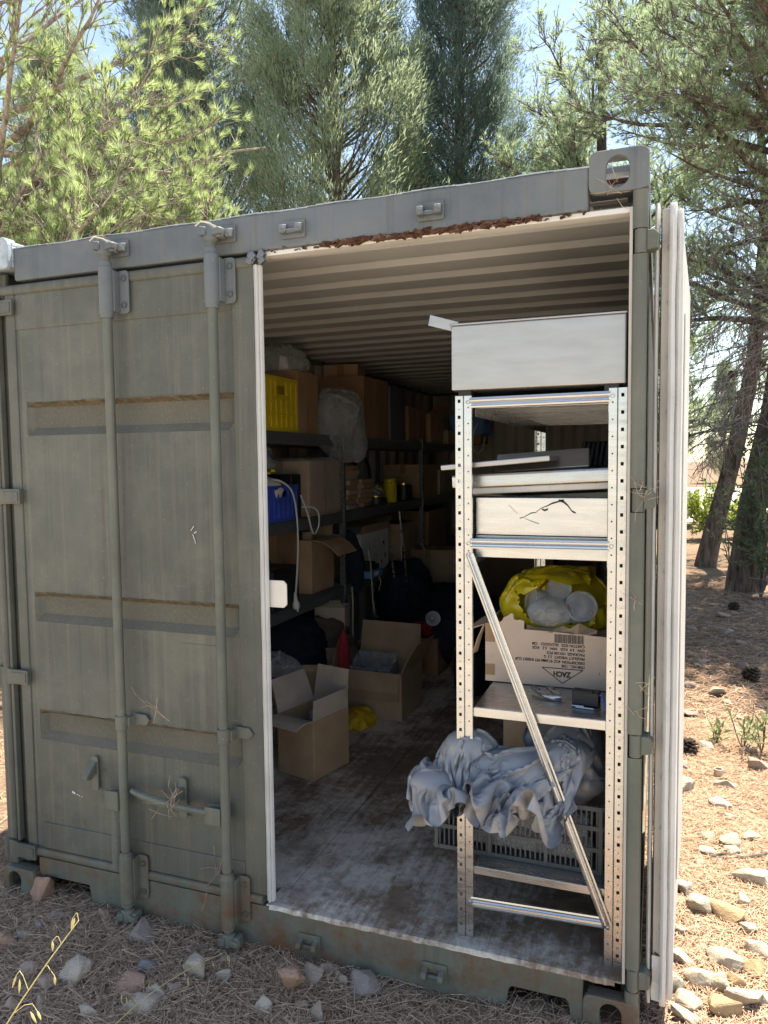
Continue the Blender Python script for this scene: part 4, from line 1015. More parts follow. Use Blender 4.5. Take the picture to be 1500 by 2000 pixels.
soft('backpack', 'black backpack hanging by the rack post below the flat cartons', 'bag', [crumple((.50, 2.46, Z3+.13), (.09, .09, .22), 41, .10, 1.2, 4)], 'cloth_dark')
def strap(label, pts, w=.012):
    b = MB(); b.grid([[(x, y-w, z), (x+.002, y, z+.001), (x, y+w, z)] for x, y, z in pts]); tag(b.build('strap', 'strap', solid=.002, smooth=True), label, 'strap')
strap('long cream strap hanging over the blue device', [(.60, 2.53, Z3+.21), (.61, 2.545, Z3+.12), (.612, 2.56, Z3-.02), (.613, 2.575, Z3-.15), (.615, 2.60, Z3-.25), (.625, 2.635, Z3-.28)])
strap('cream strap hanging beside the rack post below the third shelf', [(.545, 2.36, Z3-.02), (.55, 2.365, Z3-.12), (.548, 2.36, Z3-.26), (.55, 2.355, Z3-.42), (.555, 2.35, Z3-.52)])
strap('short cream strap end below the white carton', [(.56, 2.83, Z3-.01), (.57, 2.85, Z3-.06), (.565, 2.82, Z3-.12)])
carton('large brown cardboard box at the far end of the third shelf', (.30, 4.6, Z3+.001), .40, .60, .36, 0, 'card_dark', open_=False)
b = MB(); b.tube([(.57, 3.85, Z3+.12), (.60, 3.9, Z3+.02), (.60, 3.95, Z3-.10), (.58, 3.9, Z3-.22)], .006, 6); tag(b.build('cable', 'strap', smooth=True), 'thin pale cable hanging off the far third shelf', 'cable')
b = MB(); b.obox((.50, 3.52, Z3+.12), (.004, .004, .118)); tag(b.build('white_rod', 'whitep'), 'thin white rod standing right of the white carton', 'rod')
carton('low brown box under the film wrapped box, pushed back on the third shelf', (.22, 2.55, Z3+.001), .24, .26, .20, 0, 'card2', open_=False)
carton('brown box on end beside the white rod, third shelf', (.29, 3.78, Z3+.001), .36, .40, .30, 0, 'card2', open_=False)
carton('small brown box on top of the tall brown box behind the clear bag', (.26, 2.95, Z1+.443), .26, .22, .10, .15, 'card', open_=False)
carton('long low carton behind the yellow can on the second shelf', (.20, 3.42, Z2+.001), .20, .50, .16, 0, 'card2', open_=False, tape=False)
carton('square brown box right of the black jar on the second shelf', (.29, 4.42, Z2+.001), .38, .44, .30, 0, 'card', open_=False)
carton('pale carton at the far end of the second shelf', (.29, 5.02, Z2+.001), .36, .46, .24, 0, 'card_in', open_=False)
carton('brown box standing on the big cardboard box at the rear wall', (1.05, 5.55, FL+.855), .46, .40, .36, .1, 'card2', open_=False)
carton('brown box stacked right of the box at the rear wall', (1.70, 5.60, FL+.003), .40, .44, .50, 0, 'card', open_=False)
b = MB(); b.lathe([(.002, 0), (.10, 0), (.115, .02), (.12, .26), (.105, .28), (.10, .265), (.095, .02), (.002, .015)], (1.30, 2.62, FL+.002), 20); tag(b.build('black_bucket', 'black', smooth=True), 'black bucket on the floor beside the tilted brown box', 'bucket')
b = MB(); b.tube([(.70, 3.05, FL+.62), (.72, 2.95, FL+.9), (.70, 2.9, FL+1.2)], .008, 6); b.tube([(.62, 3.02, FL+.62), (.60, 2.98, FL+.95)], .008, 6); tag(b.build('grey_pole', 'galv', smooth=True), 'thin grey poles leaning above the dark fabric heap', 'pole')
# ---------------------------------------------------------------- below the shelves and on the floor
soft('black_bag', 'large black fabric bag under the third shelf', 'bag', [crumple((.33, 1.75, FL+.34), (.27, .36, .30), 51, .10, 1.3, 5, flat=FL+.002)], 'cloth_dark')
soft('brown_cloth', 'heap of brown cloth behind the black fabric bag', 'cloth', [crumple((.42, 2.12, FL+.38), (.20, .24, .19), 52, .16, 1.5, 5), crumple((.40, 2.05, FL+.18), (.24, .26, .18), 53, .1, 1.4, 4, flat=FL+.002)], 'cloth_brown')
carton('small open carton on the heap of brown cloth by the post', (.47, 2.20, FL+.475), .20, .17, .15, .2, 'card_in', flaps=(('f', 55, .10), ('l', 20, .08)))
carton('wide brown cardboard box with cut flaps behind the front box', (.50, 1.62, FL+.001), .46, .40, .43, .35, 'card', flaps=(('f', 158, .05), ('r', 8, .05)))
soft('plastic_bag', 'grey clear plastic bag of wrapped things left of the front box', 'plastic bag', [drape((.51, 1.34, FL+.33), [((.01, 0, .06), (.16, .13, .13)), ((-.03, 0, -.15), (.17, .13, .14))], (.22, .18, .34), 61, 5, 300, floor=FL+.002)], 'film')
soft('red_cloth', 'narrow red cloth with a white hem hanging beside the post', 'cloth', [crumple((.66, 1.93, FL+.37), (.035, .055, .16), 63, .12, 1.3, 4)], 'red')
fr = carton('open brown cardboard box standing nearest on the container floor', (.833, 1.143, FL+.003), .234, .285, .295, R(-14.5), 'card', inner='card_in', flaps=(('r', -2, .10), ('b', 8, .19), ('l', 20, .17), ('f', 100, .11)), t=.006)
soft('clear_wrap', 'clear wrap poking out of the open box nearest on the floor', 'plastic wrap', [crumple((.85, 1.20, FL+.24), (.08, .09, .055), 64, .2, 1.8, 4)], 'film')
bb = carton('open brown box with a hanging front flap holding a clear tray', (.835, 2.10, FL+.003), .44, .36, .285, R(-3), 'card2', inner='card2', flaps=(('f', 178, .17), ('b', 6, .23), ('r', 28, .20)), t=.006)
b = MB(); b.ring(rrect(.26, .17, .02, 4), rrect(.245, .155, .018, 4), (.80, 2.13, FL+.20), (1, 0, 0), (0, 1, 0), (0, 0, .10)); b.box(.68, .92, 2.055, 2.205, FL+.20, FL+.204); b.ring(rrect(.275, .185, .02, 4), rrect(.25, .16, .018, 4), (.80, 2.13, FL+.301), (1, 0, 0), (0, 1, 0), (0, 0, .004))
b.v = [(x, 2.13+(y-2.13)*math.cos(.4)-(z-FL-.2)*math.sin(.4), FL+.215+(y-2.13)*math.sin(.4)+(z-FL-.2)*math.cos(.4)) for x, y, z in b.v]
tag(b.build('clear_tray', 'film', smooth=True), 'clear plastic tray lying in the open box with the hanging flap', 'tray')
carton('closed brown box beyond the open box on the container floor', (.875, 3.05, FL+.003), .235, .30, .27, R(-3), 'card_dark', open_=False)
t = thing('work_lamp', 'white reflector lamp on the pile at the back of the aisle', 'lamp', (.97, 2.80, FL+.40))
ml = Matrix.Rotation(R(75), 3, 'X') @ Matrix.Rotation(R(20), 3, 'Y')
b = MB(); b.lathe([(.012, 0), (.022, .008), (.046, .045), (.052, .062)], (.97, 2.82, FL+.44), 24, ml); b.build('reflector', 'whitep', t, solid=.002, smooth=True)
b = MB(); b.lathe([(.006, .002), (.018, .02), (.02, .032), (.012, .045), (.001, .048)], (.97, 2.82, FL+.44), 14, ml); b.build('bulb', 'steel', t, smooth=True)
soft('dark_heap', 'heap of dark fabric at the back of the aisle', 'cloth', [crumple((.95, 3.35, FL+.28), (.50, .42, .30), 71, .12, 1.3, 5, flat=FL+.002), crumple((.62, 3.25, FL+.50), (.22, .32, .30), 72, .12, 1.3, 5), crumple((1.25, 3.4, FL+.2), (.30, .4, .24), 73, .12, 1.3, 4, flat=FL+.002)], 'cloth_dark')
soft('red_bag', 'small faded red bag beside the white reflector lamp', 'bag', [crumple((.86, 2.92, FL+.34), (.09, .07, .05), 74, .18, 1.6, 4)], 'red')
carton('tall grey brown cardboard box behind the dark fabric heap', (.60, 4.05, FL+.003), .55, .35, .80, .1, 'card2', open_=False)
carton('brown cardboard box lying tilted at the back right of the aisle', (1.22, 3.05, FL+.003), .30, .28, .20, .5, 'card_dark', open_=False)
carton('brown cardboard box stacked at the rear wall', (1.15, 5.55, FL+.003), .70, .50, .85, 0, 'card_dark', open_=False)
soft('yellow_bag', 'crumpled yellow bag on the floor behind the nearest box', 'bag', [drape((.80, 1.80, FL+.055), [((0, 0, 0), (.075, .13, .04))], (.12, .18, .08), 75, 4, 260, floor=FL+.004)], 'yellow_cloth')
# ---------------------------------------------------------------- things on the galvanised rack
t = thing('metal_box', 'large plain aluminium box on top of the galvanised rack', 'box', (2.121, .35, 1.948))
MB().box(1.862, 2.381, .052, .70, 1.949, 2.148).build('body', 'alu', t, bev=.004)
MB().box(1.860, 2.383, .050, .70, 2.1485, 2.1545).build('lid', 'alu', t, bev=.002)
b = MB(); b.bar((1.878, .07, 2.146), (1.800, .02, 2.165), .006, .034, (0, 0, 1)); b.build('bent_flange', 'alu', t, bev=.002)
for x in (1.90, 2.34): MB().box(x-.02, x+.02, .07, .66, 1.9305, 1.9488).build('foot', 'black', t)
b = MB(); b.tube([(1.845, .35, 2.06), (1.838, .34, 1.99), (1.846, .32, 1.96)], .008, 7); b.tube([(1.93, .52, 2.155), (1.95, .52, 2.168), (1.98, .52, 2.168)], .008, 7); b.build('grip', 'black', t, smooth=True)
t = thing('steel_box', 'galvanised steel bin with a dark scrawled stain on the upper shelf', 'bin', (2.126, .5, 1.457))
b = MB(); b.box(1.925, 2.330, .112, .114, 1.495, 1.612); b.box(1.925, 2.330, .112, .13, 1.4575, 1.492); b.box(1.925, 1.927, .1145, .95, 1.458, 1.60); b.box(2.328, 2.330, .1145, .95, 1.458, 1.60); b.box(1.928, 2.327, .9, .902, 1.458, 1.6); b.build('body', 'galv', t, bev=.001)
rng = random.Random(4)
def smear(pts, par, w):
    P = []
    for i, (x, z) in enumerate(pts):
        n_ = w*(.5+rng.random()); P.append([(x, .1108, z-n_), (x, .1108, z+n_*.8)])
    b = MB(); b.grid(P); b.build('stain', 'ink', par)
smear([(2.065, 1.548), (2.08, 1.553), (2.10, 1.565), (2.115, 1.567), (2.13, 1.580), (2.15, 1.588), (2.165, 1.596), (2.185, 1.602), (2.20, 1.607)], t, .0022)
smear([(2.185, 1.606), (2.20, 1.601), (2.212, 1.590), (2.225, 1.572), (2.236, 1.567)], t, .0045)
smear([(2.08, 1.548), (2.10, 1.540), (2.125, 1.532)], t, .0008); smear([(2.03, 1.59), (2.045, 1.575), (2.06, 1.56)], t, .0006); smear([(2.133, 1.578), (2.142, 1.574), (2.152, 1.578)], t, .003)
t = thing('steel_pan', 'tilted stainless pan with a rusty rim above the stained bin', 'pan', (2.1, .5, 1.613))
def tiltbox(mb, piv, a, ax='X'): m = Matrix.Rotation(a, 3, ax); p = Vector(piv); mb.v = [tuple(m @ (Vector(q)-p)+p) for q in mb.v]; return mb
b = MB(); b.box(1.838, 2.345, .135, .85, 1.640, 1.683); tiltbox(tiltbox(b, (2.1, .14, 1.62), R(-3)), (1.84, .14, 1.65), R(-2.6), 'Y').build('rim', 'steel', t, bev=.008)
b = MB(); b.box(1.86, 2.335, .150, .84, 1.618, 1.639); tiltbox(tiltbox(b, (2.1, .14, 1.62), R(-3)), (1.84, .14, 1.65), R(-2.6), 'Y').build('rusty_edge', 'plate_rusty', t, bev=.004)
t = MB(); t.box(1.812, 2.16, .100, .60, 1.6995, 1.7165); tiltbox(t, (1.815, .1, 1.70), R(-4.6), 'Y'); tag(t.build('aluminium_channel', 'alu', bev=.003), 'bright aluminium channel lying across the stainless pan', 'channel')
b = MB(); b.box(1.95, 2.26, .30, .312, 1.69, 1.765); tiltbox(tiltbox(b, (2.1, .3, 1.69), R(-35)), (1.95, .3, 1.69), R(-3.5), 'Y'); tag(b.build('steel_tray', 'alu', bev=.003), 'dented flat steel tray leaning behind the aluminium channel', 'tray')
t = thing('heater_grille', 'black slotted grille at the right of the upper shelf', 'grille', (2.27, .45, 1.69))
b = MB(); b.box(2.21, 2.33, .42, .62, 1.70, 1.712); tiltbox(b, (2.27, .42, 1.70), R(25)).build('frame', 'black', t)
for i in range(7):
    b = MB(); b.box(2.215+i*.0165, 2.222+i*.0165, .42, .61, 1.7125, 1.72); tiltbox(b, (2.27, .42, 1.70), R(25)).build('slat', 'galv_dark', t)
# yellow bag of lids and the torn carton
za = .942
cz = thing('torn_carton', 'torn carton printed upside down with a triangle mark and item details', 'box', (2.15, .56, za))
YF = .366
CX0, CX1, CT = 1.898, 2.318, 1.150
b = MB(); rng = random.Random(9)
top = [(CX0, CT), (1.945, CT), (1.950, 1.158), (1.958, 1.163), (1.965, 1.176), (1.978, 1.182), (1.99, 1.192), (1.998, 1.190), (2.0, 1.172), (2.008, 1.168), (2.022, 1.171), (2.036, 1.167), (2.036, 1.137), (2.062, 1.137), (2.12, 1.136), (2.20, 1.133), (2.26, 1.131), (CX1, 1.128)]
poly = [(CX0, za+.001)]+[(CX1, za+.001)]+top[::-1]
b.prism(poly, (0, YF, 0), (1, 0, 0), (0, 0, 1), (0, .005, 0))
b.box(CX0, CX0+.005, YF+.0055, YF+.33, za+.001, CT); b.box(CX1-.005, CX1, YF+.0055, YF+.33, za+.001, 1.128); b.box(CX0+.006, CX1-.006, YF+.325, YF+.33, za+.001, CT); b.box(CX0+.006, CX1-.006, YF+.006, YF+.324, za+.001, za+.006)
b.build('body', 'card3', cz)
b = MB(); b.box(CX0+.006, CX1-.006, YF+.012, YF+.322, 1.118, 1.123); b.build('inner_flap', 'card2', cz)
b = MB(); b.grid([[(2.04+.03*i, YF+.008+.012*math.sin(i*1.7), 1.133), (2.042+.03*i, YF+.018+.02*rng.random(), 1.137+.03*rng.random()), (2.045+.03*i, YF+.045, 1.128+.01*rng.random())] for i in range(9)]); b.build('torn_edge', 'card2', cz, solid=.003)
b = MB(); b.grid([[(CX0-.002, YF+.01, CT-.004), (CX0-.002, YF+.2, CT-.004)], [(CX0-.05, YF+.03, CT-.025), (CX0-.05, YF+.2, CT-.02)], [(CX0-.095, YF+.06, CT-.055), (CX0-.09, YF+.19, CT-.05)]]); b.build('torn_flap', 'card2', cz, solid=.004)
b = MB(); b.grid([[(CX0-.006, YF+.004, CT-.005), (CX0-.004, YF+.03, CT)], [(CX0-.03, YF+.002, CT-.06), (CX0-.02, YF+.03, CT-.05)], [(CX0-.048, YF+.01, CT-.115), (CX0-.036, YF+.03, CT-.11)]]); b.build('torn_flap', 'card2', cz, solid=.004)
for z0, z1 in ((1.085, 1.148), (.965, 1.005)): MB().box(CX0+.001, CX0+.034, YF-.0012, YF-.0002, z0, z1).build('tape', 'tape', cz)
def text(body, size, right_x, zc, par, squeeze=1., width=None, mat='ink', upside=True, bold=0.):
    cu = bpy.data.curves.new('print', 'FONT'); cu.body = body; cu.size = size; cu.offset = bold
    ob = bpy.data.objects.new('print', cu); COL.objects.link(ob); bpy.context.view_layer.update()
    me = bpy.data.meshes.new_from_object(ob.evaluated_get(bpy.context.evaluated_depsgraph_get())); bpy.data.objects.remove(ob)
    V = [v.co.copy() for v in me.vertices]; wd = max(v.x for v in V); k = (width/wd) if width else squeeze
    b = MB(); o = Vector(par['_w'])
    b.add([(right_x-v.x*k, YF-.0009, zc-v.y+size*.34) for v in V], [tuple(p.vertices) for p in me.polygons])
    return b.build('printed_text', mat, par)
s_ = .0135
text('ITEM NO. : 1398', s_, 2.243, 1.0185, cz, width=.078, bold=.00045)
text('DESCRIPTION: 4OZ 97.5MM PET INSERT CUP', s_, 2.243, 1.0325, cz, width=.238, bold=.00045)
text('PRODUCT WEIGHT:  3.3  G', s_, 2.243, 1.0475, cz, width=.138, bold=.00045)
text('PACKAGE: 10X100 PCS', s_, 2.243, 1.0615, cz, width=.128, bold=.00045)
text('GW:  3.9  KGS   NW:  3.3   KGS', s_, 2.243, 1.0765, cz, width=.178, bold=.00045)
text('CARTON SIZE:  50.5X33X21   CM', s_, 2.243, 1.0905, cz, width=.178, bold=.00045)
text('1398', .008, 2.21, 1.1335, cz, width=.017)
text('ZACH', .025, 2.196, .9885, cz, width=.058, bold=.0012)
b = MB()
for p, q in (((2.099, 1.0085), (2.238, 1.0085)), ((2.238, 1.0085), (2.169, .957)), ((2.169, .957), (2.099, 1.0085))): b.bar((p[0], YF-.0007, p[1]), (q[0], YF-.0007, q[1]), .0030, .0006, (0, 1, 0))
b.v = [(x, YF-.0008+(y-YF+.0008)*.05, z) for x, y, z in b.v]; b.build('printed_triangle', 'ink', cz)
b = MB(); x = 2.141; rng = random.Random(21)
while x < 2.241:
    w_ = rng.choice((.0011, .0018, .0027)); b.box(x, x+w_, YF-.0010, YF-.0003, 1.0985, 1.1285); x += w_+rng.choice((.0011, .0017))
b.build('barcode', 'ink', cz)
MB().box(2.291, 2.2925, YF-.001, YF-.0003, .996, 1.006).build('pen_mark', 'ink', cz)
yb2 = thing('yellow_plastic_bag', 'torn yellow plastic bag of clear lids on the torn carton', 'plastic bag', (2.13, .52, 1.12))
P, f = drape((2.125, .56, 1.240), [((0, 0, 0), (.18, .16, .088)), ((-.09, 0, -.04), (.12, .13, .06))], (.235, .20, .130), 81, 5, 300, floor=1.127)
# the mouth of the bag is torn open towards the door
cen = P[f].mean(1); keep = ~(((cen[:, 0]-2.15)**2/.135**2+(cen[:, 2]-1.222)**2/.078**2 < 1+.22*np.sin(cen[:, 0]*45+cen[:, 2]*35)) & (cen[:, 1] < .52))
npmesh('film', P, f[keep], 'film_yellow', yb2, yb2['_w'][:], 3, True)
for cx, cy, cz_, r_, n_, ax in ((2.225, .45, 1.215, .056, 10, .35), (2.045, .47, 1.225, .046, 8, -.9), (2.14, .50, 1.265, .045, 6, .2)):
    mm = Matrix.Rotation(R(62), 3, 'X') @ Matrix.Rotation(ax, 3, 'Y')
    for i in range(n_):
        b = MB(); o_ = Vector((cx, cy, cz_)) + mm @ Vector((0, 0, -.006*i)); b.lathe([(.0008, 0), (r_*.86, 0), (r_*.92, .004), (r_, .003), (r_, -.002)], o_, 22, mm); b.build('lid', 'film', yb2, smooth=True)
P, f = buckle((2.115, .45, 1.185), ell(.08, .06, .055), 83, 1.1, levels=3, flat=1.128); npmesh('inner_bag', P, f, 'film', yb2, yb2['_w'][:], 3, True)
# tools on the shelf
t = thing('shackle', 'chrome shackle lying on the shelf in front of the carton', 'shackle', (2.13, .235, za))
b = MB(); b.tube([(2.085, .275, za+.013), (2.11, .245, za+.010), (2.135, .223, za+.009), (2.160, .215, za+.009), (2.176, .226, za+.009), (2.172, .246, za+.010), (2.155, .262, za+.011), (2.135, .285, za+.016)], [.006, .008, .010, .011, .011, .010, .008, .006], 10); b.build('bow', 'steel', t, smooth=True)
b = MB(); b.obox((2.092, .272, za+.016), (.018, .006, .007), -.8); b.obox((2.14, .283, za+.018), (.016, .006, .007), -.7); b.build('jaw', 'galv_dark', t, bev=.002)
t = thing('terminal_block', 'black terminal block with blue and yellow wires on the shelf', 'electrical part', (2.27, .21, za))
b = MB(); b.obox((2.262, .215, za+.022), (.042, .024, .021), -.08); b.obox((2.255, .20, za+.045), (.03, .012, .003), -.08); b.build('block', 'black', t, bev=.002)
for k, m_ in enumerate(('blue', 'yellow', 'gold', 'yellow')):
    b = MB(); b.tube([(2.296, .20+.008*k, za+.038-.004*k), (2.312, .195+.006*k, za+.036), (2.321, .18+.005*k, za+.022), (2.324, .165+.006*k, za+.005)], .0032, 6); b.build('wire', m_, t, smooth=True)
b = MB(); b.tube([(2.222, .172, za+.004), (2.258, .172, za+.004)], .0022, 6); b.tube([(2.234, .163, za+.003), (2.29, .158, za+.003)], .0022, 6); b.build('pin', 'galv', t)
# grey sheet bundle on the lower shelf, spilling out past the post
def tarp():
    cores = [((.04, .03, -.02), (.24, .09, .075)), ((-.19, -.01, -.055), (.10, .07, .045)), ((-.10, .05, .055), (.08, .07, .05)), ((.20, .05, .03), (.09, .08, .06))]
    parts = [sheet((2.0, .055, .745), cores, 1.08, .58, 5, grav=.00014, squeeze=.0008, rot=-.4, wave=.05, comp=.9, bend=.03, steps=200),
             sheet((1.985, .060, .725), cores, .98, .50, 8, grav=.00012, squeeze=.0006, rot=.22, wave=.035, comp=.7, bend=.05, steps=230)]
    for P, _ in parts: P[:, 1] += np.clip(P[:, 0]-1.93, 0, 1)*.26
    soft('grey_sheet', 'crumpled grey plastic sheet bulging out around the rack post', 'sheet', parts, 'tarp')
tarp()
soft('grey_bag', 'translucent grey bag of round stacks behind the grey sheet', 'plastic bag', [drape((2.18, .30, .76), [((0, 0, .03), (.13, .14, .09)), ((.08, -.04, -.08), (.07, .09, .06))], (.19, .18, .165), 101, 5, 260, floor=.416)], 'tarp2')
carton('brown cardboard box under the shelf behind the grey sheet', (2.13, .70, .4135), .40, .34, .46, 0, 'card', open_=False)
# slatted crate holding clear cup sleeves
gc = thing('slatted_crate', 'grey slatted plastic crate on the bottom shelf of the galvanised rack', 'crate', (2.05, .35, .413))
gx0, gx1, gy0, gy1, gz0, gz1 = 1.768, 2.322, .150, .55, .4135, .635
for face in range(4):
    b = MB()
    if face < 2:
        y = gy0 if face == 0 else gy1-.006; n_ = 34
        for i in range(n_+1): x = gx0+(gx1-gx0-.005)*i/n_; b.box(x, x+.0048, y, y+.006, gz0, gz1)
        for z in (gz0, gz0+.072, gz0+.142, gz1-.016): b.box(gx0, gx1, y-.004, y-.0002, z, z+.014)
        for x in (gx0+.002, gx0+.185, gx0+.37, gx1-.014): b.box(x, x+.012, y-.007, y-.0042, gz0, gz1)
    else:
        x = gx0 if face == 2 else gx1-.006; n_ = 24
        for i in range(1, n_): y = gy0+(gy1-gy0-.005)*i/n_; b.box(x, x+.006, y, y+.0048, gz0, gz1)
        for z in (gz0, gz0+.072, gz0+.142, gz1-.016): b.box(x-.004 if face == 2 else x+.0062, x-.0002 if face == 2 else x+.010, gy0, gy1, z, z+.014)
    b.build('slatted_wall', 'greycrate', gc)
MB().box(gx0+.006, gx1-.006, gy0+.006, gy1-.006, gz0+.002, gz0+.006).build('base', 'greycrate', gc)
def sleeve(c0, c1, r_, i):
    t = thing('cup_sleeve', ['upper clear sleeve of stacked cups in the slatted crate', 'lower clear sleeve of stacked cups in the slatted crate', 'clear sleeve of stacked cups at the crate\'s back'][i], 'cups', c0)
    c0 = Vector(c0); c1 = Vector(c1); n_ = 36; P = []; rr = []
    for k in range(n_+1): P.append(c0.lerp(c1, k/n_)); rr.append(r_*(1 if k % 2 else .95)*(1+.02*math.sin(k*1.3)))
    b = MB(); b.tube(P, rr, 16); b.build('cups', 'film', t, smooth=True)
    b = MB(); b.tube([c0.lerp(c1, -.02), c0, c0.lerp(c1, .5), c1, c1.lerp(c0, -.02)], [r_*.3, r_*1.03, r_*1.05, r_*1.03, r_*.4], 16); b.build('wrap', 'film_thin', t, smooth=True)
sleeve((1.83, .21, .545), (2.27, .21, .538), .038, 0); sleeve((1.85, .215, .462), (2.28, .215, .460), .038, 1); sleeve((1.84, .33, .50), (2.28, .33, .50), .042, 2)
# ================================================================ TREES
def unit(a): return a/np.maximum(np.linalg.norm(a, axis=-1, keepdims=True), 1e-9)
def tufts(P, A, g, n=34, ln=.095, wd=.0022, spread=(.12, 1.0), stem=.05):
    """needle tufts: P positions (T,3), A axes (T,3) -> triangles"""
    T = len(P); A = unit(A); ref = np.where(np.abs(A[:, 2:3]) < .9, np.array([[0, 0, 1.]]), np.array([[1., 0, 0]]))
    U = unit(np.cross(A, ref)); W = np.cross(A, U)
    ph = g.uniform(0, 2*np.pi, (T, n)); th = spread[0]+(spread[1]-spread[0])*g.random((T, n))**.8; L = ln*g.uniform(.65, 1.15, (T, n))*g.uniform(.75, 1.2, (T, 1))
    d = A[:, None]*np.cos(th)[..., None] + (U[:, None]*np.cos(ph)[..., None]+W[:, None]*np.sin(ph)[..., None])*np.sin(th)[..., None]
    d = unit(d+np.array([0, 0, .10])); b = P[:, None]-A[:, None]*(stem*g.random((T, n)))[..., None]
    sd = unit(np.cross(d, g.normal(size=(T, n, 3))))*(wd*g.uniform(.7, 1.3, (T, n)))[..., None]
    V = np.stack([b-sd*.7, b+sd*.7, b+d*L[..., None]], 2).reshape(-1, 3)
    return V, np.arange(len(V)).reshape(-1, 3)
def sprays(P, A, g, n=14, ln=.075, wd=.013, spread=.75, stem=.10):
    """flat scaly twiglets (rhombs)"""
    T = len(P); A = unit(A)
    d = unit(A[:, None]+g.normal(size=(T, n, 3))*spread); L = ln*g.uniform(.6, 1.3, (T, n, 1))
    b = P[:, None]+g.normal(size=(T, n, 3))*stem*.5+A[:, None]*(stem*g.uniform(-1, 1, (T, n, 1)))
    sd = unit(np.cross(d, g.normal(size=(T, n, 3))))*(wd*g.uniform(.7, 1.3, (T, n, 1)))
    m = b+d*L*.45
    V = np.stack([b, m+sd, b+d*L, m-sd], 2).reshape(-1, 3); i = np.arange(len(V)).reshape(-1, 4)
    return V, np.concatenate([i[:, [0, 1, 2]], i[:, [0, 2, 3]]])
def tubes(paths, radii, n=4):
    """many polylines (each K,3) -> one mesh"""
    V = []; F = []; o = 0
    for P, r in zip(paths, radii):
        P = np.asarray(P); K = len(P); t = unit(np.gradient(P, axis=0)); ref = np.array([.3, .5, .81]) if abs(t[0][2]) < .8 else np.array([1., .1, 0])
        U = unit(np.cross(t, ref)); W = np.cross(t, U); a = 2*np.pi*np.arange(n)/n; rr = np.broadcast_to(np.asarray(r), (K,))
        V.append((P[:, None]+(U[:, None]*np.cos(a)[None, :, None]+W[:, None]*np.sin(a)[None, :, None])*rr[:, None, None]).reshape(-1, 3))
        k = np.arange(K-1)[:, None]*n; j = np.arange(n)[None]; j2 = (j+1) % n
        F.append(np.stack([k+j, k+j2, k+n+j2, k+n+j], -1).reshape(-1, 4)+o); o += K*n
    return np.concatenate(V), np.concatenate(F)
def wander(p, d, L, g, k=6, bend=.25, droop=0.):
    P = [np.array(p, float)]; d = np.array(d, float); d /= np.linalg.norm(d)
    for i in range(k):
        d = d+g.normal(size=3)*bend*.5+np.array([0, 0, droop]); d /= np.linalg.norm(d); P.append(P[-1]+d*L/k)
    return np.array(P)
def trunkmesh(name, path, radii, mat, par, n=14, seed=0):
    """rough trunk: ridged tube"""
    P = np.array(path, float); K = 40; s = np.linspace(0, len(P)-1, K); i = np.clip(s.astype(int), 0, len(P)-2); fr = (s-i)[:, None]
    C = P[i]*(1-fr)+P[i+1]*fr; r = np.interp(s, np.arange(len(P)), radii); n = 40
    V = []
    for k in range(K):
        for j in range(n):
            a = 2*math.pi*j/n; q = 1+.10*noise.noise((math.cos(a)*2.2, math.sin(a)*2.2, C[k][2]*.9+seed))+.07*abs(noise.noise((math.cos(a)*6, math.sin(a)*6, C[k][2]*2.2+seed)))
            V.append((C[k][0]+r[k]*q*math.cos(a), C[k][1]+r[k]*q*math.sin(a), C[k][2]))
    F = [(k*n+j, k*n+(j+1) % n, (k+1)*n+(j+1) % n, (k+1)*n+j) for k in range(K-1) for j in range(n)]
    return npmesh(name, V, F, mat, par, par['_w'][:], 4, True)
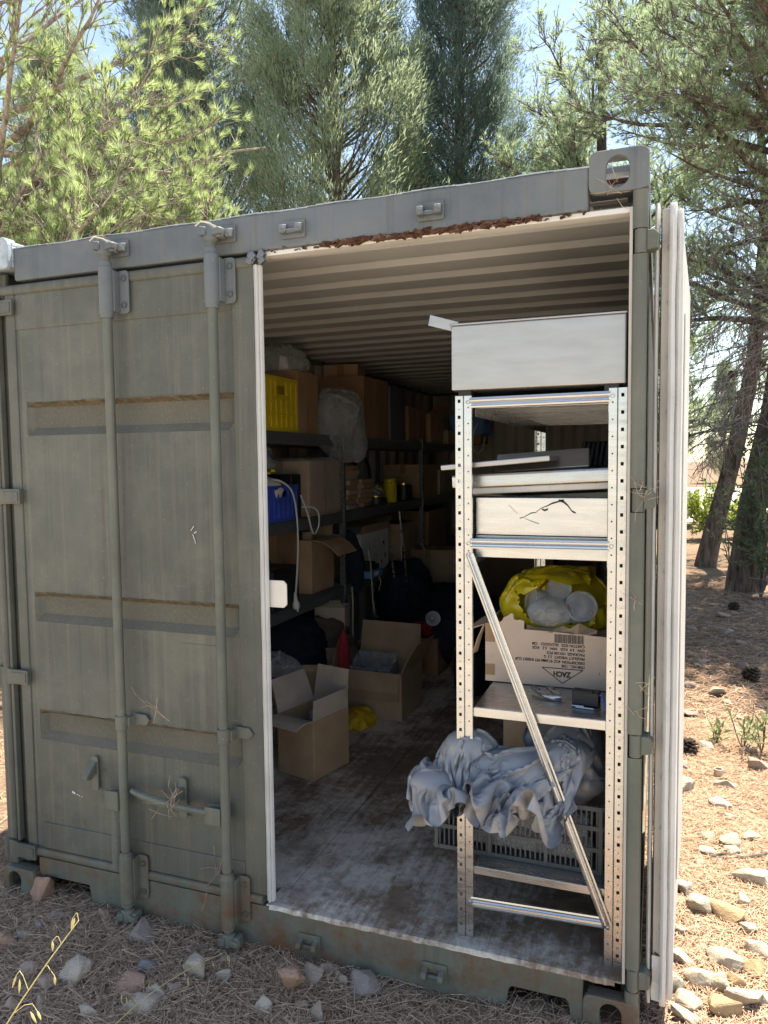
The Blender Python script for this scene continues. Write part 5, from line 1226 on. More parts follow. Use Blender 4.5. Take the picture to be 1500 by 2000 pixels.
def pine(label, base, path, radii, limbs, seed, tuft=(34, .095, .0022), needle='needle2', per=(9, 7), keepfn=None, group='pine trees', twigmat='twig_dark', spread=(.12, 1.0), dens=1., limbmat='bark'):
    """limbs: (height fraction range, number, length range, elevation range, azimuth range)"""
    g = np.random.default_rng(seed); t = thing('pine_tree', label, 'tree', base, group)
    P = np.array(path, float); trunkmesh('trunk', path, radii, 'bark', t, seed=seed)
    def at(f): s = f*(len(P)-1); i = min(int(s), len(P)-2); return P[i]*(1-(s-i))+P[i+1]*(s-i)
    br = []; brr = []; TP = []; TA = []; tw = []; twr = []
    for (f0, f1, num, l0, l1, e0, e1, a0, a1) in limbs:
        for _ in range(num):
            f = g.uniform(f0, f1); p = at(f); az = R(g.uniform(a0, a1)); el = R(g.uniform(e0, e1)); L = g.uniform(l0, l1)
            d = np.array([math.cos(az)*math.cos(el), math.sin(az)*math.cos(el), math.sin(el)]); B = wander(p, d, L, g, 8, .22, .02)
            br.append(B); r0 = .012+.013*L; brr.append(np.linspace(r0, .008, 9))
            for _ in range(int(per[0]*L*dens)):
                s = g.uniform(.22, 1)*7.99; i = int(s); q = B[i]*(1-(s-i))+B[i+1]*(s-i); dd = unit(B[i+1]-B[i])+g.normal(size=3)*.65; dd[2] += .12
                S = wander(q, dd, g.uniform(.35, .85)*(1.1-.35*s/8), g, 4, .3, .05); tw.append(S); twr.append(np.linspace(.008, .004, 5))
                for _ in range(per[1]):
                    s2 = g.uniform(.2, 1)*3.99; j = int(s2); q2 = S[j]*(1-(s2-j))+S[j+1]*(s2-j); d2 = unit(S[j+1]-S[j])+g.normal(size=3)*.5; d2[2] += .25
                    S2 = wander(q2, d2, g.uniform(.10, .28), g, 3, .35, .08); tw.append(S2); twr.append(np.linspace(.0058, .0036, 4)); TP.append(S2[-1]); TA.append(S2[-1]-S2[-2])
                TP.append(S[-1]); TA.append(S[-1]-S[-2])
    TP = np.array(TP); TA = np.array(TA)
    if keepfn is not None:
        k = keepfn(TP); TP, TA = TP[k], TA[k]; kk = [bool(keepfn(S[-1:])[0]) for S in tw]; tw = [a for a, b in zip(tw, kk) if b]; twr = [a for a, b in zip(twr, kk) if b]
    V, F = tubes(br, brr, 6); npmesh('limbs', V, F, limbmat, t, base, 4, True)
    V, F = tubes(tw, twr, 3); npmesh('twigs', V, F, twigmat, t, base, 4, True)
    V, F = tufts(TP, TA, g, *tuft, spread=spread); npmesh('crown', V, F, needle, t, base, 3)
    return t
def cypress(label, base, H, rad, seed, mat, lumps=150, per=55, n=14, leaf=(.075, .013), z0=.5, prof=None, group='cypress trees', trunk=True, sprd=.36, tr=.16):
    g = np.random.default_rng(seed); t = thing('cypress_tree', label, 'tree', base, group); B = np.array(base, float)
    trunkmesh('trunk', [B, B+[.05, 0, H*.4], B+[0, .05, H*.95]], [tr, tr*.75, .03], 'bark2', t, seed=seed)
    PP = []; AA = []; br = []; brr = []
    for _ in range(lumps):
        f = g.random()**.85; z = z0+f*(H-z0); rr = rad*(prof(f) if prof else (1-f)**.6)*math.sqrt(g.uniform(.12, 1)); a = g.uniform(0, 2*np.pi)
        c = B+np.array([rr*math.cos(a), rr*math.sin(a), z]); out = np.array([math.cos(a)*.45, math.sin(a)*.45, 1.]); out = unit(out+g.normal(size=3)*.15)
        st = B+np.array([0, 0, max(.3, z-rr*1.1)]); mid = (st+c)/2+np.array([0, 0, -.1])+g.normal(size=3)*.08; br.append(np.array([st, mid, c, c+out*.45])); brr.append(np.array([.022, .016, .01, .004]))
        k = int(per*g.uniform(.6, 1.3)); s = g.normal(size=(k, 3))*np.array([.13, .13, .13]); s += out*(g.uniform(-.45, .65, (k, 1))); s *= g.uniform(.7, 1.25)
        PP.append(c+s); AA.append(np.broadcast_to(out, (k, 3))+unit(s)*.5)
    PP = np.concatenate(PP); AA = np.concatenate(AA)
    V, F = tubes(br, brr, 4); npmesh('limbs', V, F, 'bark2', t, base, 4, True)
    V, F = sprays(PP, AA, g, n, leaf[0], leaf[1], sprd); npmesh('crown', V, F, mat, t, base, 3)
    return t
def copy_tree(o, loc, rz, sc, label):
    c = o.copy(); COL.objects.link(c); c.location = loc; c.rotation_euler = (0, 0, rz); c.scale = (sc, sc, sc); c['label'] = label
    for ch in list(o.children):
        d = ch.copy(); COL.objects.link(d); d.parent = c
    return c
# cypress row behind the container
colm = lambda f: (.55+.45*math.sin(min(1, f*2.2)*1.57))*(1-f)**.45
ca = cypress('broad pale cypress rising behind the middle of the container', (-3.1, 10.4, 0), 13, 2.3, 1, 'cyp', 430, 37, 16, (.11, .0078), 1.2, colm)
cb = cypress('dark slender cypress left of the patch of open sky', (-1.45, 13.0, 0), 15.5, 1.75, 2, 'cyp_dark', 420, 37, 16, (.11, .0085), 1.2, lambda f: (1-f)**.55)
cc = cypress('dark cypress with a bare trunk behind the left pine branches', (-6.1, 10.8, 0), 13, 2.5, 3, 'cyp_dark', 300, 32, 16, (.11, .0085), 3.0, colm, tr=.24)
cypress('low pale cypress filling the gap left of the right pine', (.45, 14.5, 0), 8.4, 2.0, 4, 'cyp', 190, 40, 13, (.10, .014), .8, colm)
# pines: the leaning trunk, the thick trunk and the one whose boughs hang in from the left
pr1 = pine('thick pine with a stout dark trunk at the right edge', (3.52, 8.45, 0), [(3.52, 8.45, -.05), (3.60, 8.47, 1.0), (3.86, 8.5, 2.4), (4.05, 8.6, 4.2), (4.2, 8.7, 6.5), (4.3, 8.8, 9.5)], [.215, .165, .15, .13, .10, .04],
     [(.50, .68, 13, 1.6, 3.2, 5, 35, 0, 360), (.66, .80, 14, 1.8, 3.4, 8, 40, 0, 360), (.72, .98, 24, 1.2, 3.0, 10, 50, 0, 360), (.68, .90, 9, 2.4, 3.6, 8, 30, 130, 250), (.70, .93, 15, 2.6, 4.4, 8, 32, 235, 300)], 11, (22, .10, .0036), 'needle2', (9.5, 8))
pr2 = pine('leaning pine with a thinner trunk beyond the thick one', (3.19, 10.8, 0), [(3.19, 10.8, -.05), (3.32, 10.8, .6), (3.62, 10.85, 1.9), (3.85, 10.9, 3.2), (4.0, 11, 5.5), (3.8, 11, 8)], [.17, .14, .125, .11, .08, .03],
     [(.55, 1, 24, 1.2, 2.8, 8, 45, 0, 360)], 12, (20, .10, .0048), 'needle2', (9, 8))
pr3 = pine('tall pine filling the upper right behind the other two', (1.5, 12.2, 0), [(1.5, 12.2, -.05), (1.5, 12.2, 2), (1.45, 12.3, 5), (1.4, 12.3, 9.8)], [.2, .17, .13, .04],
     [(.42, .97, 44, 1.2, 2.6, 5, 45, 0, 360), (.27, .5, 14, 1.2, 2.4, 5, 40, 0, 360)], 13, (20, .105, .0050), 'needle2', (11, 8))
pl = pine('pine whose pale twigs and bright needle tufts hang in from the left', (-4.2, 3.6, 0), [(-4.2, 3.6, -.05), (-4.1, 3.6, 2), (-4.0, 3.6, 4.5), (-3.9, 3.6, 8)], [.2, .18, .15, .06],
     [(.40, .56, 17, 2.3, 3.3, 0, 16, -28, 16), (.50, .80, 16, 2.1, 3.1, -6, 22, -30, 22), (.4, .9, 6, 1.5, 2.6, 0, 40, 20, 330)], 14, (54, .098, .0030), 'needle', (6.5, 5), twigmat='twig', spread=(.08, .72), limbmat='twig', keepfn=lambda T: T[:, 0] < 2.47-.605*(T[:, 1]+2.22)+.22*np.sin(T[:, 2]*7+T[:, 1]*5))
# dead drooping twigs with cones under the thick pine
def dead_twigs():
    g = np.random.default_rng(31); pa = []; ra = []
    cones = []
    for i in range(64):
        f = g.uniform(1.9, 5.2); p = np.array([3.62+.105*f, 8.48+.02*f, f]); az = R(g.uniform(95, 290)); L = g.uniform(.9, 2.2)
        B = wander(p, (math.cos(az), math.sin(az), .05), L, g, 6, .3, -.10); pa.append(B); ra.append(np.linspace(.014, .006, 7))
        for _ in range(13):
            s = g.uniform(.25, 1)*5.99; j = int(s); q = B[j]*(1-(s-j))+B[j+1]*(s-j); S = wander(q, unit(B[j+1]-B[j])+g.normal(size=3)*.6+[0, 0, -.35], g.uniform(.25, .7), g, 4, .45, -.15); pa.append(S); ra.append(np.linspace(.0055, .0028, 5))
        if i % 3 == 0: cones.append(B[3+i % 3])
    V, F = tubes(pa, ra, 3); npmesh('dead_twigs', V, F, 'twig_grey', pr1, (3.52, 8.45, 0), 4, True)
    for c in cones:
        b = MB(); b.lathe([(.004, .045), (.024, .035), (.036, .01), (.034, -.015), (.018, -.04), (.002, -.048)], tuple(c), 8); o = b.build('cone', 'cone', None, smooth=True, origin=(3.52, 8.45, 0)); o.parent = pr1; o.location = (0, 0, 0)
dead_twigs()
# trees far behind the track and beside the clearing (copies)
far = [('hazy pine right of the far track', pr3, (9.5, 49, 0), 1.0, .85), ('far pine beyond the track, left of the leaning trunk', pr3, (3.5, 50, 0), 2.2, .75), ('far cypress beyond the track between the far pines', ca, (6.6, 53, 0), .4, .62), ('far pine standing at the right end of the track', pr3, (14, 50, 0), 4.0, .9), ('far pale cypress left of the far pines', ca, (.5, 53, 0), 2.0, .7),
       ('pine far left behind the dark cypress', pr3, (-11, 16, 0), 3.0, 1.1), ('dark cypress at the far left behind the pine branches', cb, (-9.0, 14, 0), 1.0, .9), ('pale cypress far left behind the bare trunk', ca, (-13.5, 15, 0), 2.4, 1.05), ('pine standing right of the thick trunk', pr3, (8.2, 11.5, 0), 1.4, 1.0)]
for lab, src, loc, rz, s_ in far: o = copy_tree(src, loc, rz, s_, lab)
# ---- leafy shrubs
def lances(P, D, g, ln=.07, wd=.009):
    T = len(P); D = unit(D); L = ln*g.uniform(.7, 1.25, (T, 1)); U = unit(np.cross(D, g.normal(size=(T, 3)))); N = np.cross(D, U); W = wd*g.uniform(.75, 1.2, (T, 1))
    b = P; m = P+D*L*.45+N*L*.05; e = P+D*L-np.array([0, 0, 1])*L*.08
    V = np.stack([b, m+U*W, e, m-U*W], 1).reshape(-1, 3); i = np.arange(len(V)).reshape(-1, 4); return V, np.concatenate([i[:, [0, 1, 2]], i[:, [0, 2, 3]]])
def shrub(name, label, base, stems, seed, mat, ln, wd, hgt, sp, leaves=26, twigs=7, cat='shrub', group=None, up=.9):
    g = np.random.default_rng(seed); t = thing(name, label, cat, base, group); pa = []; ra = []; PP = []; DD = []
    for _ in range(stems):
        az = g.uniform(0, 6.28); S = wander(base, (math.cos(az)*sp, math.sin(az)*sp, up), hgt*g.uniform(.55, 1.05), g, 7, .2, .01); pa.append(S); ra.append(np.linspace(.004+.004*hgt, .003, 8))
        for _ in range(twigs):
            s = g.uniform(.2, 1)*6.99; j = int(s); q = S[j]*(1-(s-j))+S[j+1]*(s-j); Tw = wander(q, unit(S[j+1]-S[j])+g.normal(size=3)*.7, g.uniform(.12, .3)*hgt, g, 4, .25); pa.append(Tw); ra.append(np.linspace(.003, .0015, 5))
            for _ in range(leaves):
                s2 = g.uniform(.1, 1)*3.99; k = int(s2); PP.append(Tw[k]*(1-(s2-k))+Tw[k+1]*(s2-k)); DD.append(unit(Tw[k+1]-Tw[k])*.7+g.normal(size=3)*.6+[0, 0, .25])
    V, F = tubes(pa, ra, 4); npmesh('stem', V, F, 'twig_dark', t, base, 4, True)
    V, F = lances(np.array(PP), np.array(DD), g, ln, wd); npmesh('foliage', V, F, mat, t, base, 3); return t
shrub('olive_shrub', 'dark olive shrub growing up against the thick trunk', (3.68, 7.95, 0), 15, 41, 'olive', .085, .0125, 2.1, .17, 26, 9)
def olive_tree():
    g = np.random.default_rng(42); base = (5.3, 7.4, 0); t = thing('olive_tree', 'olive tree reaching in with pale leaves from the right edge', 'tree', base)
    trunkmesh('trunk', [(5.3, 7.4, -.05), (5.25, 7.4, 1.2), (5.1, 7.35, 2.4), (4.9, 7.3, 3.3)], [.16, .13, .11, .07], 'bark', t, seed=9)
    pa = []; ra = []; PP = []; DD = []
    for i in range(22):
        st = np.array([5.05, 7.3, g.uniform(2.6, 3.3)]); az = R(g.uniform(120, 250)) if i < 15 else R(g.uniform(0, 360)); S = wander(st, (math.cos(az), math.sin(az)*.8, g.uniform(.25, .75)), g.uniform(1.2, 2.0), g, 7, .22); pa.append(S); ra.append(np.linspace(.02, .004, 8))
        for _ in range(15):
            s_ = g.uniform(.3, 1)*6.99; j = int(s_); q = S[j]*(1-(s_-j))+S[j+1]*(s_-j); Tw = wander(q, unit(S[j+1]-S[j])+g.normal(size=3)*.7, g.uniform(.2, .5), g, 4, .25, -.03); pa.append(Tw); ra.append(np.linspace(.004, .0015, 5))
            for _ in range(24): s2 = g.uniform(.1, 1)*3.99; k = int(s2); PP.append(Tw[k]*(1-(s2-k))+Tw[k+1]*(s2-k)); DD.append(unit(Tw[k+1]-Tw[k])*.7+g.normal(size=3)*.6)
    V, F = tubes(pa, ra, 4); npmesh('limbs', V, F, 'twig_dark', t, base, 4, True); V, F = lances(np.array(PP), np.array(DD), g, .065, .0095); npmesh('crown', V, F, 'olive2', t, base, 3)
olive_tree()
shrub('olive_shrub', 'thin olive shoot between the two trunks', (3.45, 8.9, 0), 4, 43, 'olive', .085, .012, 1.6, .25, 12, 5)
shrub('green_bush', 'bright yellow green bush in front of the white car', (3.55, 15.2, 0), 22, 44, 'bush', .085, .017, 1.35, .42, 30, 7, 'bush')
shrub('green_bush', 'bright green bush right of the leaning trunk', (4.25, 15.6, 0), 16, 45, 'bush', .085, .017, 1.2, .42, 28, 7, 'bush')
for i, (x, y, h_, n_, lab) in enumerate(((2.82, 2.60, .17, 4, 'small pale leafed seedling nearest the open door'), (2.965, 2.56, .24, 6, 'leafy oleander seedling between two others'), (3.06, 2.54, .26, 6, 'tallest oleander seedling beside the grey stones'), (3.16, 2.58, .22, 6, 'oleander seedling cut by the right edge'))):
    g = np.random.default_rng(60+i); t = thing('oleander_seedling', lab, 'plant', (x, y, 0), 'oleander seedlings'); PP = []; DD = []; pa = []
    for k in range(n_):
        S = wander((x, y, 0), (g.normal()*.25, g.normal()*.25, 1), h_*g.uniform(.55, 1), g, 4, .2); pa.append(S)
        for j in range(7): PP.append(S[-1]-np.array([0, 0, .012*j])); a = j*2.4+k; DD.append(np.array([math.cos(a)*(.35+.13*j), math.sin(a)*(.35+.13*j), .95-.13*j]))
    V, F = tubes(pa, [.0032]*len(pa), 5); npmesh('stem', V, F, 'twig_dark', t, (x, y, 0), 4, True)
    V, F = lances(np.array(PP), np.array(DD), g, .072, .0085); npmesh('foliage', V, F, 'olean', t, (x, y, 0), 3)
# ---- white car far behind the bushes
def car():
    t = thing('parked_car', 'white car parked beyond the pines, half hidden by the door', 'car', (1.28, 18.6, 0))
    side = [(-2.1, .35), (-2.12, .75), (-1.95, .95), (-1.25, 1.02), (-.75, 1.42), (.75, 1.46), (1.45, 1.05), (2.0, .95), (2.12, .7), (2.1, .35), (1.75, .30), (1.65, .52), (1.35, .66), (1.05, .52), (.95, .28), (-.95, .28), (-1.05, .52), (-1.35, .66), (-1.65, .52), (-1.75, .30)]
    b = MB(); b.prism(side, (1.28, 17.8, 0), (1, 0, .0), (0, 0, 1), (0, 1.65, 0)); b.build('body', 'car', t, bev=.06)
    for P in ([(-1.1, 1.03), (-.68, 1.36), (-.05, 1.39), (-.05, 1.03)], [(.03, 1.03), (.03, 1.39), (.68, 1.40), (1.2, 1.05)]):
        b = MB(); b.prism(P, (1.28, 17.785, 0), (1, 0, 0), (0, 0, 1), (0, .012, 0)); b.build('window', 'glass', t)
    for x in (-1.35, 1.35):
        for y in (17.80, 19.25):
            b = MB(); b.lathe([(.05, 0), (.2, .0), (.31, .01), (.33, .05), (.33, .17), (.3, .2), (.05, .2)], (1.28+x, y+.2, .33), 20, Matrix.Rotation(R(90), 3, 'X')); b.build('wheel', 'tyre', t, smooth=True)
    MB().box(3.38, 3.415, 17.95, 18.2, .68, .80).build('headlight', 'whitep', t); MB().box(3.38, 3.415, 19.05, 19.3, .68, .80).build('headlight', 'whitep', t)
car()
# ================================================================ STONES, CONES, LITTER
def rock(seed, w, d, h, n=15, sub=3):
    g = np.random.default_rng(seed); bm = bmesh.new(); p = unit(g.normal(size=(n, 3)))*g.uniform(.78, 1.0, (n, 1))
    for q in p: bm.verts.new(q)
    r_ = bmesh.ops.convex_hull(bm, input=bm.verts); bmesh.ops.delete(bm, geom=[e for e in r_['geom_interior'] if isinstance(e, bmesh.types.BMVert)], context='VERTS')
    bmesh.ops.bevel(bm, geom=bm.edges[:], offset=.06, segments=1, affect='EDGES')
    bmesh.ops.triangulate(bm, faces=bm.faces[:]); bmesh.ops.subdivide_edges(bm, edges=bm.edges[:], cuts=sub-1, use_grid_fill=True) if sub > 1 else None
    for v in bm.verts:
        c = v.co; k = .11*noise.noise(c*1.9+Vector((seed, 0, 0)))+.06*noise.noise(c*4.5+Vector((0, seed, 0)))+.03*noise.noise(c*11); v.co = c*(1+k)
    co = np.array([v.co[:] for v in bm.verts]); lo, hi = co.min(0), co.max(0)
    for v in bm.verts: v.co = ((v.co.x-(lo[0]+hi[0])/2)/(hi[0]-lo[0])*w, (v.co.y-(lo[1]+hi[1])/2)/(hi[1]-lo[1])*d, (v.co.z-lo[2])/(hi[2]-lo[2])*h)
    me = bpy.data.meshes.new('stone'); bm.to_mesh(me); bm.free()
    me.polygons.foreach_set('use_smooth', [True]*len(me.polygons)); me.set_sharp_from_angle(angle=R(35)); return me
STONES = [(0.18, -0.028, 0.117, 0.105, 'r'), (0.298, -0.293, 0.073, 0.087, 'r'), (0.315, -0.233, 0.056, 0.027, 'p'), (0.336, -0.174, 0.053, 0.036, 'g'), (0.351, -0.104, 0.062, 0.031, 'g'), (0.53, -0.04, 0.087, 0.059, 'r'), (0.625, -0.002, 0.1, 0.059, 'r'), (0.736, -0.091, 0.11, 0.038, 'g'), (0.663, -0.347, 0.098, 0.07, 'p'), (0.583, -0.402, 0.067, 0.04, 't'), (0.479, -0.384, 0.076, 0.041, 't'), (0.559, -0.526, 0.058, 0.044, 't'), (0.853, -0.228, 0.086, 0.044, 'b'), (0.877, -0.33, 0.096, 0.048, 'r'), (0.949, -0.375, 0.104, 0.044, 'p'), (0.97, -0.321, 0.063, 0.037, 'p'), (0.655, -0.49, 0.058, 0.039, 't'), (0.824, -0.46, 0.064, 0.043, 'p'), (0.949, -0.072, 0.087, 0.055, 'g'), (1.031, -0.186, 0.072, 0.077, 'p'), (1.105, -0.164, 0.075, 0.038, 'p'), (1.046, -0.03, 0.076, 0.055, 't'), (0.996, -0.282, 0.043, 0.029, 't'), (1.365, -0.164, 0.102, 0.108, 'r'), (1.405, -0.078, 0.071, 0.062, 'g'), (1.498, -0.072, 0.061, 0.046, 'g'), (1.325, -0.257, 0.058, 0.051, 'p'), (1.493, -0.226, 0.048, 0.074, 'g'), (1.429, -0.201, 0.045, 0.031, 't'), (1.239, -0.209, 0.043, 0.024, 't'), (1.579, -0.052, 0.116, 0.059, 'k'), (1.444, -0.019, 0.052, 0.036, 't'), (2.58, 0.864, 0.073, 0.045, 's'), (2.634, 0.741, 0.089, 0.056, 's'), (2.728, 0.742, 0.11, 0.052, 'o'), (2.796, 0.851, 0.055, 0.038, 's'), (2.799, 0.672, 0.056, 0.033, 's'), (2.554, 0.577, 0.067, 0.035, 's'), (2.576, 0.423, 0.066, 0.05, 's'), (2.71, 0.464, 0.111, 0.047, 's'), (2.615, 0.317, 0.08, 0.051, 's'), (2.673, 0.32, 0.079, 0.055, 's'), (2.73, 0.353, 0.053, 0.04, 'o'), (2.791, 0.437, 0.071, 0.049, 'o'), (2.583, 0.214, 0.077, 0.044, 's'), (2.682, 0.203, 0.076, 0.055, 'o'), (2.746, 0.277, 0.087, 0.051, 's'), (2.572, 0.143, 0.078, 0.042, 's'), (2.797, 0.303, 0.065, 0.039, 's'), (2.817, 0.559, 0.071, 0.04, 's'), (2.858, 1.026, 0.131, 0.039, 's'), (2.522, 0.27, 0.066, 0.058, 's'), (2.616, 1.852, 0.116, 0.072, 's'), (2.751, 2.496, 0.103, 0.048, 's'), (2.819, 2.006, 0.102, 0.043, 's'), (2.715, 1.324, 0.105, 0.04, 's'), (2.794, 1.312, 0.086, 0.051, 's'), (2.78, 1.734, 0.101, 0.024, 's'), (2.805, 1.607, 0.078, 0.027, 's'), (3.019, 2.291, 0.096, 0.068, 'g'), (2.985, 2.51, 0.101, 0.052, 'g'), (2.878, 1.396, 0.083, 0.037, 's'), (2.793, 1.247, 0.067, 0.025, 's'), (2.693, 1.209, 0.071, 0.025, 's'), (2.661, 1.098, 0.056, 0.028, 's'), (2.951, 1.465, 0.07, 0.033, 's'), (2.891, 3.649, 0.127, 0.042, 'g'), (2.699, 3.111, 0.089, 0.033, 'g'), (3.15, 4.5, 0.085, 0.047, 'g'), (2.838, 4.484, 0.094, 0.034, 'g'), (3.124, 5.75, 0.121, 0.04, 'g'), (2.702, 3.769, 0.093, 0.043, 'g'), (3.2, 5.334, 0.095, 0.03, 'g'), (3.147, 6.567, 0.133, 0.04, 'g'), (3.142, 3.485, 0.107, 0.046, 'g'), (2.803, 5.875, 0.094, 0.033, 'g'), (2.959, 2.871, 0.071, 0.031, 'g'), (2.611, 2.193, 0.086, 0.046, 'k')]
CN = {'r': 'reddish', 'p': 'pale', 'g': 'grey', 't': 'tan', 'b': 'bluish', 's': 'chalky', 'o': 'ochre', 'k': 'pinkish'}
SPECIAL = {0: 'large pitted reddish stone against the lower left corner block', 1: 'reddish stone cut by the left edge of the picture', 2: 'small knobbly white stone right of the stone at the left edge', 8: 'pale triangular stone lying alone in the needle litter', 5: 'reddish stone touching the sill below the first locking bar', 6: 'reddish stone right of its twin below the first locking bar', 12: 'flat bluish stone in the needle litter', 13: 'split pinkish stone with a notch above a pale flat one', 14: 'long pale flat stone below the notched stone', 18: 'grey stone near the second locking bar', 19: 'upright pale knobbly stone in front of the sill', 20: 'pale stone right of the upright knobbly one', 21: 'tan stone tucked under the sill below the second locking bar', 23: 'big pointed red brown stone in front of the sill', 24: 'rounded grey stone right of the big pointed one', 26: 'pale angular stone left of the big pointed one at the picture bottom', 27: 'tall narrow grey stone below the rounded grey one', 30: 'flat pinkish grey stone half under the sill', 34: 'long ochre stone with a square end in the sunlit litter', 50: 'flat chalky slab at the right edge of the sunlit litter', 45: 'ochre wedge shaped stone at the bottom of the sunlit litter', 52: 'chalky stone leaning by the open door in the sunlit litter', 59: 'upright rounded grey stone right of the oleander seedlings', 39: 'broad low chalky stone in the middle of the sunlit stones'}
SO = []
for i, (x, y, w_, h_, c) in enumerate(STONES):
    g = random.Random(i*13+1); dp = w_*g.uniform(.65, .95); hh = max(h_, w_*.42)*1.45
    me = rock(100+i, w_*1.18, dp*1.1, hh, g.randint(9, 14)); me.materials.append(M['st_'+c]); o = bpy.data.objects.new('stone', me); COL.objects.link(o); o.location = (x, y, gz(x, y)-hh*.22); o.rotation_euler = (g.uniform(-.15, .15), g.uniform(-.15, .15), g.uniform(-.5, .5))
    sunny = x > 2.5 and y < 2.4; o['i'] = i; SO.append((i, x, y, w_, h_, c, sunny, o))
ANCH = {0: 'the large pitted stone at the corner block', 8: 'the pale triangular stone', 13: 'the notched pinkish stone', 19: 'the upright knobbly stone', 23: 'the big pointed stone', 34: 'the long ochre stone', 45: 'the ochre wedge stone', 52: 'the chalky stone by the open door', 59: 'the upright grey stone by the seedlings', 39: 'the broad low chalky stone', 50: 'the flat chalky slab'}
AN = {i: (x, y) for i, x, y, *_ in SO if i in ANCH}; AN['c'] = (3.17, 4.12); ANCH['c'] = 'the dark pine cone in the shade'; AN['k'] = (3.3, 7.05); ANCH['k'] = 'the pine cone near the thick trunk'; seen = set(SPECIAL.values())
for i, x, y, w_, h_, c, sunny, o in SO:
    del o['i']; lab = SPECIAL.get(i)
    if not lab:
        opts = []
        for k, (ax, ay) in sorted(AN.items(), key=lambda q: (q[1][0]-x)**2+(q[1][1]-y)**2)[:4]:
            dx, dy = x-ax, y-ay; d1 = ('right of' if dx > 0 else 'left of'); d2 = ('behind' if dy > 0 else 'in front of'); far_ = math.hypot(dx, dy) > .45
            opts.append('%s%s %s' % ('farther ' if far_ and abs(dx) > abs(dy) else ('well ' if far_ else ''), d1 if abs(dx) > abs(dy) else d2, ANCH[k])); opts.append('%s and %s %s' % (d1, d2, ANCH[k]))
        for q in opts:
            for sz in ('', 'small ' if w_ < .06 else ('broad ' if w_ > .095 else 'medium '), 'low ' if h_ < .036 else 'tall '):
                lab = '%s%s stone %s' % (sz, CN[c], q)
                if lab not in seen: break
            if lab not in seen: break
    seen.add(lab); tag(o, lab, 'stone', 'loose stones'+(' in the sun' if sunny else ' in the shade'))
PROTO = [rock(300+k, 1, .8, .55, 12, 1) for k in range(6)]
for k, m_ in enumerate(('st_s', 'st_t', 'st_g', 'st_p', 'st_k', 'st_s')): PROTO[k].materials.append(M[m_])
rng = random.Random(77); cnt = 0
def scatter(n, x0, x1, y0, y1, s0, s1, lab, grp, okf):
    global cnt
    while n > 0:
        x, y = rng.uniform(x0, x1), rng.uniform(y0, y1)
        if not okf(x, y): continue
        n -= 1; s_ = s0+(s1-s0)*rng.random()**2; o = bpy.data.objects.new('stone', PROTO[rng.randrange(6)]); COL.objects.link(o); o.location = (x, y, gz(x, y)-s_*.12); o.scale = (s_, s_, s_*rng.uniform(.7, 1.1)); o.rotation_euler = (rng.uniform(-.3, .3), rng.uniform(-.3, .3), rng.uniform(0, 6.28)); tag(o, lab, 'stone', grp)
scatter(55, -.6, 2.3, -.95, .02, .012, .045, 'small loose stone in the shaded needle litter before the container', 'small stones before the container', lambda x, y: y < -.03)
scatter(95, 2.56, 4.2, .0, 2.5, .015, .07, 'small chalky stone in the sunlit litter beside the open door', 'small stones in the sun', lambda x, y: x < 2.75+.32*y)
scatter(70, 2.7, 4.6, 2.5, 8, .02, .08, 'small stone in the tree shade right of the open door', 'small stones in the tree shade', lambda x, y: x < 2.8+.24*y)
# pine cones on the ground
def ground_cone(x, y, s_, lab):
    t = thing('pine_cone', lab, 'pine cone', (x, y, gz(x, y)), 'pine cones on the ground'); b = MB(); b.lathe([(.002, 0), (.022, .006), (.03, .025), (.022, .05), (.002, .068)], (x, y, gz(x, y)), 10); b.build('core', 'cone', t)
    b = MB()
    for k in range(46):
        f = k/46; a = k*2.399; r_ = .034*math.sin(.5+2.3*f); z = gz(x, y)+.008+.058*f; m = Matrix.Rotation(a, 3, 'Z') @ Matrix.Rotation(.5-f, 3, 'Y'); b.obox((x+r_*math.cos(a), y+r_*math.sin(a), z), (.013, .009, .0028), mat=m)
    b.v = [(x+(p[0]-x)*s_, y+(p[1]-y)*s_, gz(x, y)+(p[2]-gz(x, y))*s_) for p in b.v]; b.build('scales', 'cone', t)
ground_cone(3.17, 4.12, 1.5, 'dark pine cone on the shaded ground right of the open door'); ground_cone(3.30, 7.05, 1.4, 'pine cone lying left of the thick trunk'); ground_cone(2.66, 2.42, 1.2, 'dark pine cone beside the open door at the shade edge')
# short pipe offcut and twig in the sunny litter
b = MB(); b.ring([(.024*math.cos(i*.3927), .024*math.sin(i*.3927)) for i in range(16)], [(.019*math.cos(i*.3927), .019*math.sin(i*.3927)) for i in range(16)], (2.80, 2.12, .004), (1, 0, 0), (0, 1, 0), (0, 0, .035)); tag(b.build('pipe_offcut', 'card_in', smooth=True), 'short tan pipe offcut standing among the sunlit stones', 'pipe')
b = MB(); b.tube([(2.70, 1.16, .02), (2.76, 1.19, .03), (2.84, 1.20, .02), (2.93, 1.25, .03)], .006, 6); tag(b.build('fallen_twig', 'twig_dark', smooth=True), 'thin dark twig among the sunlit stones', 'twig')
g = np.random.default_rng(88); pa = [wander((4.02+.05*i, 7.9, .12+.06*i), (-1, -.3+.2*i, .15*i-.1), .55, g, 5, .2) for i in range(4)]
V, F = tubes(pa, [np.linspace(.011, .004, 6)]*4, 5); tag(npmesh('dry_branch', V, F, 'twig', None, (3.9, 7.9, 0), 4, True), 'pale dry branch sticking out low at the right edge', 'branch')
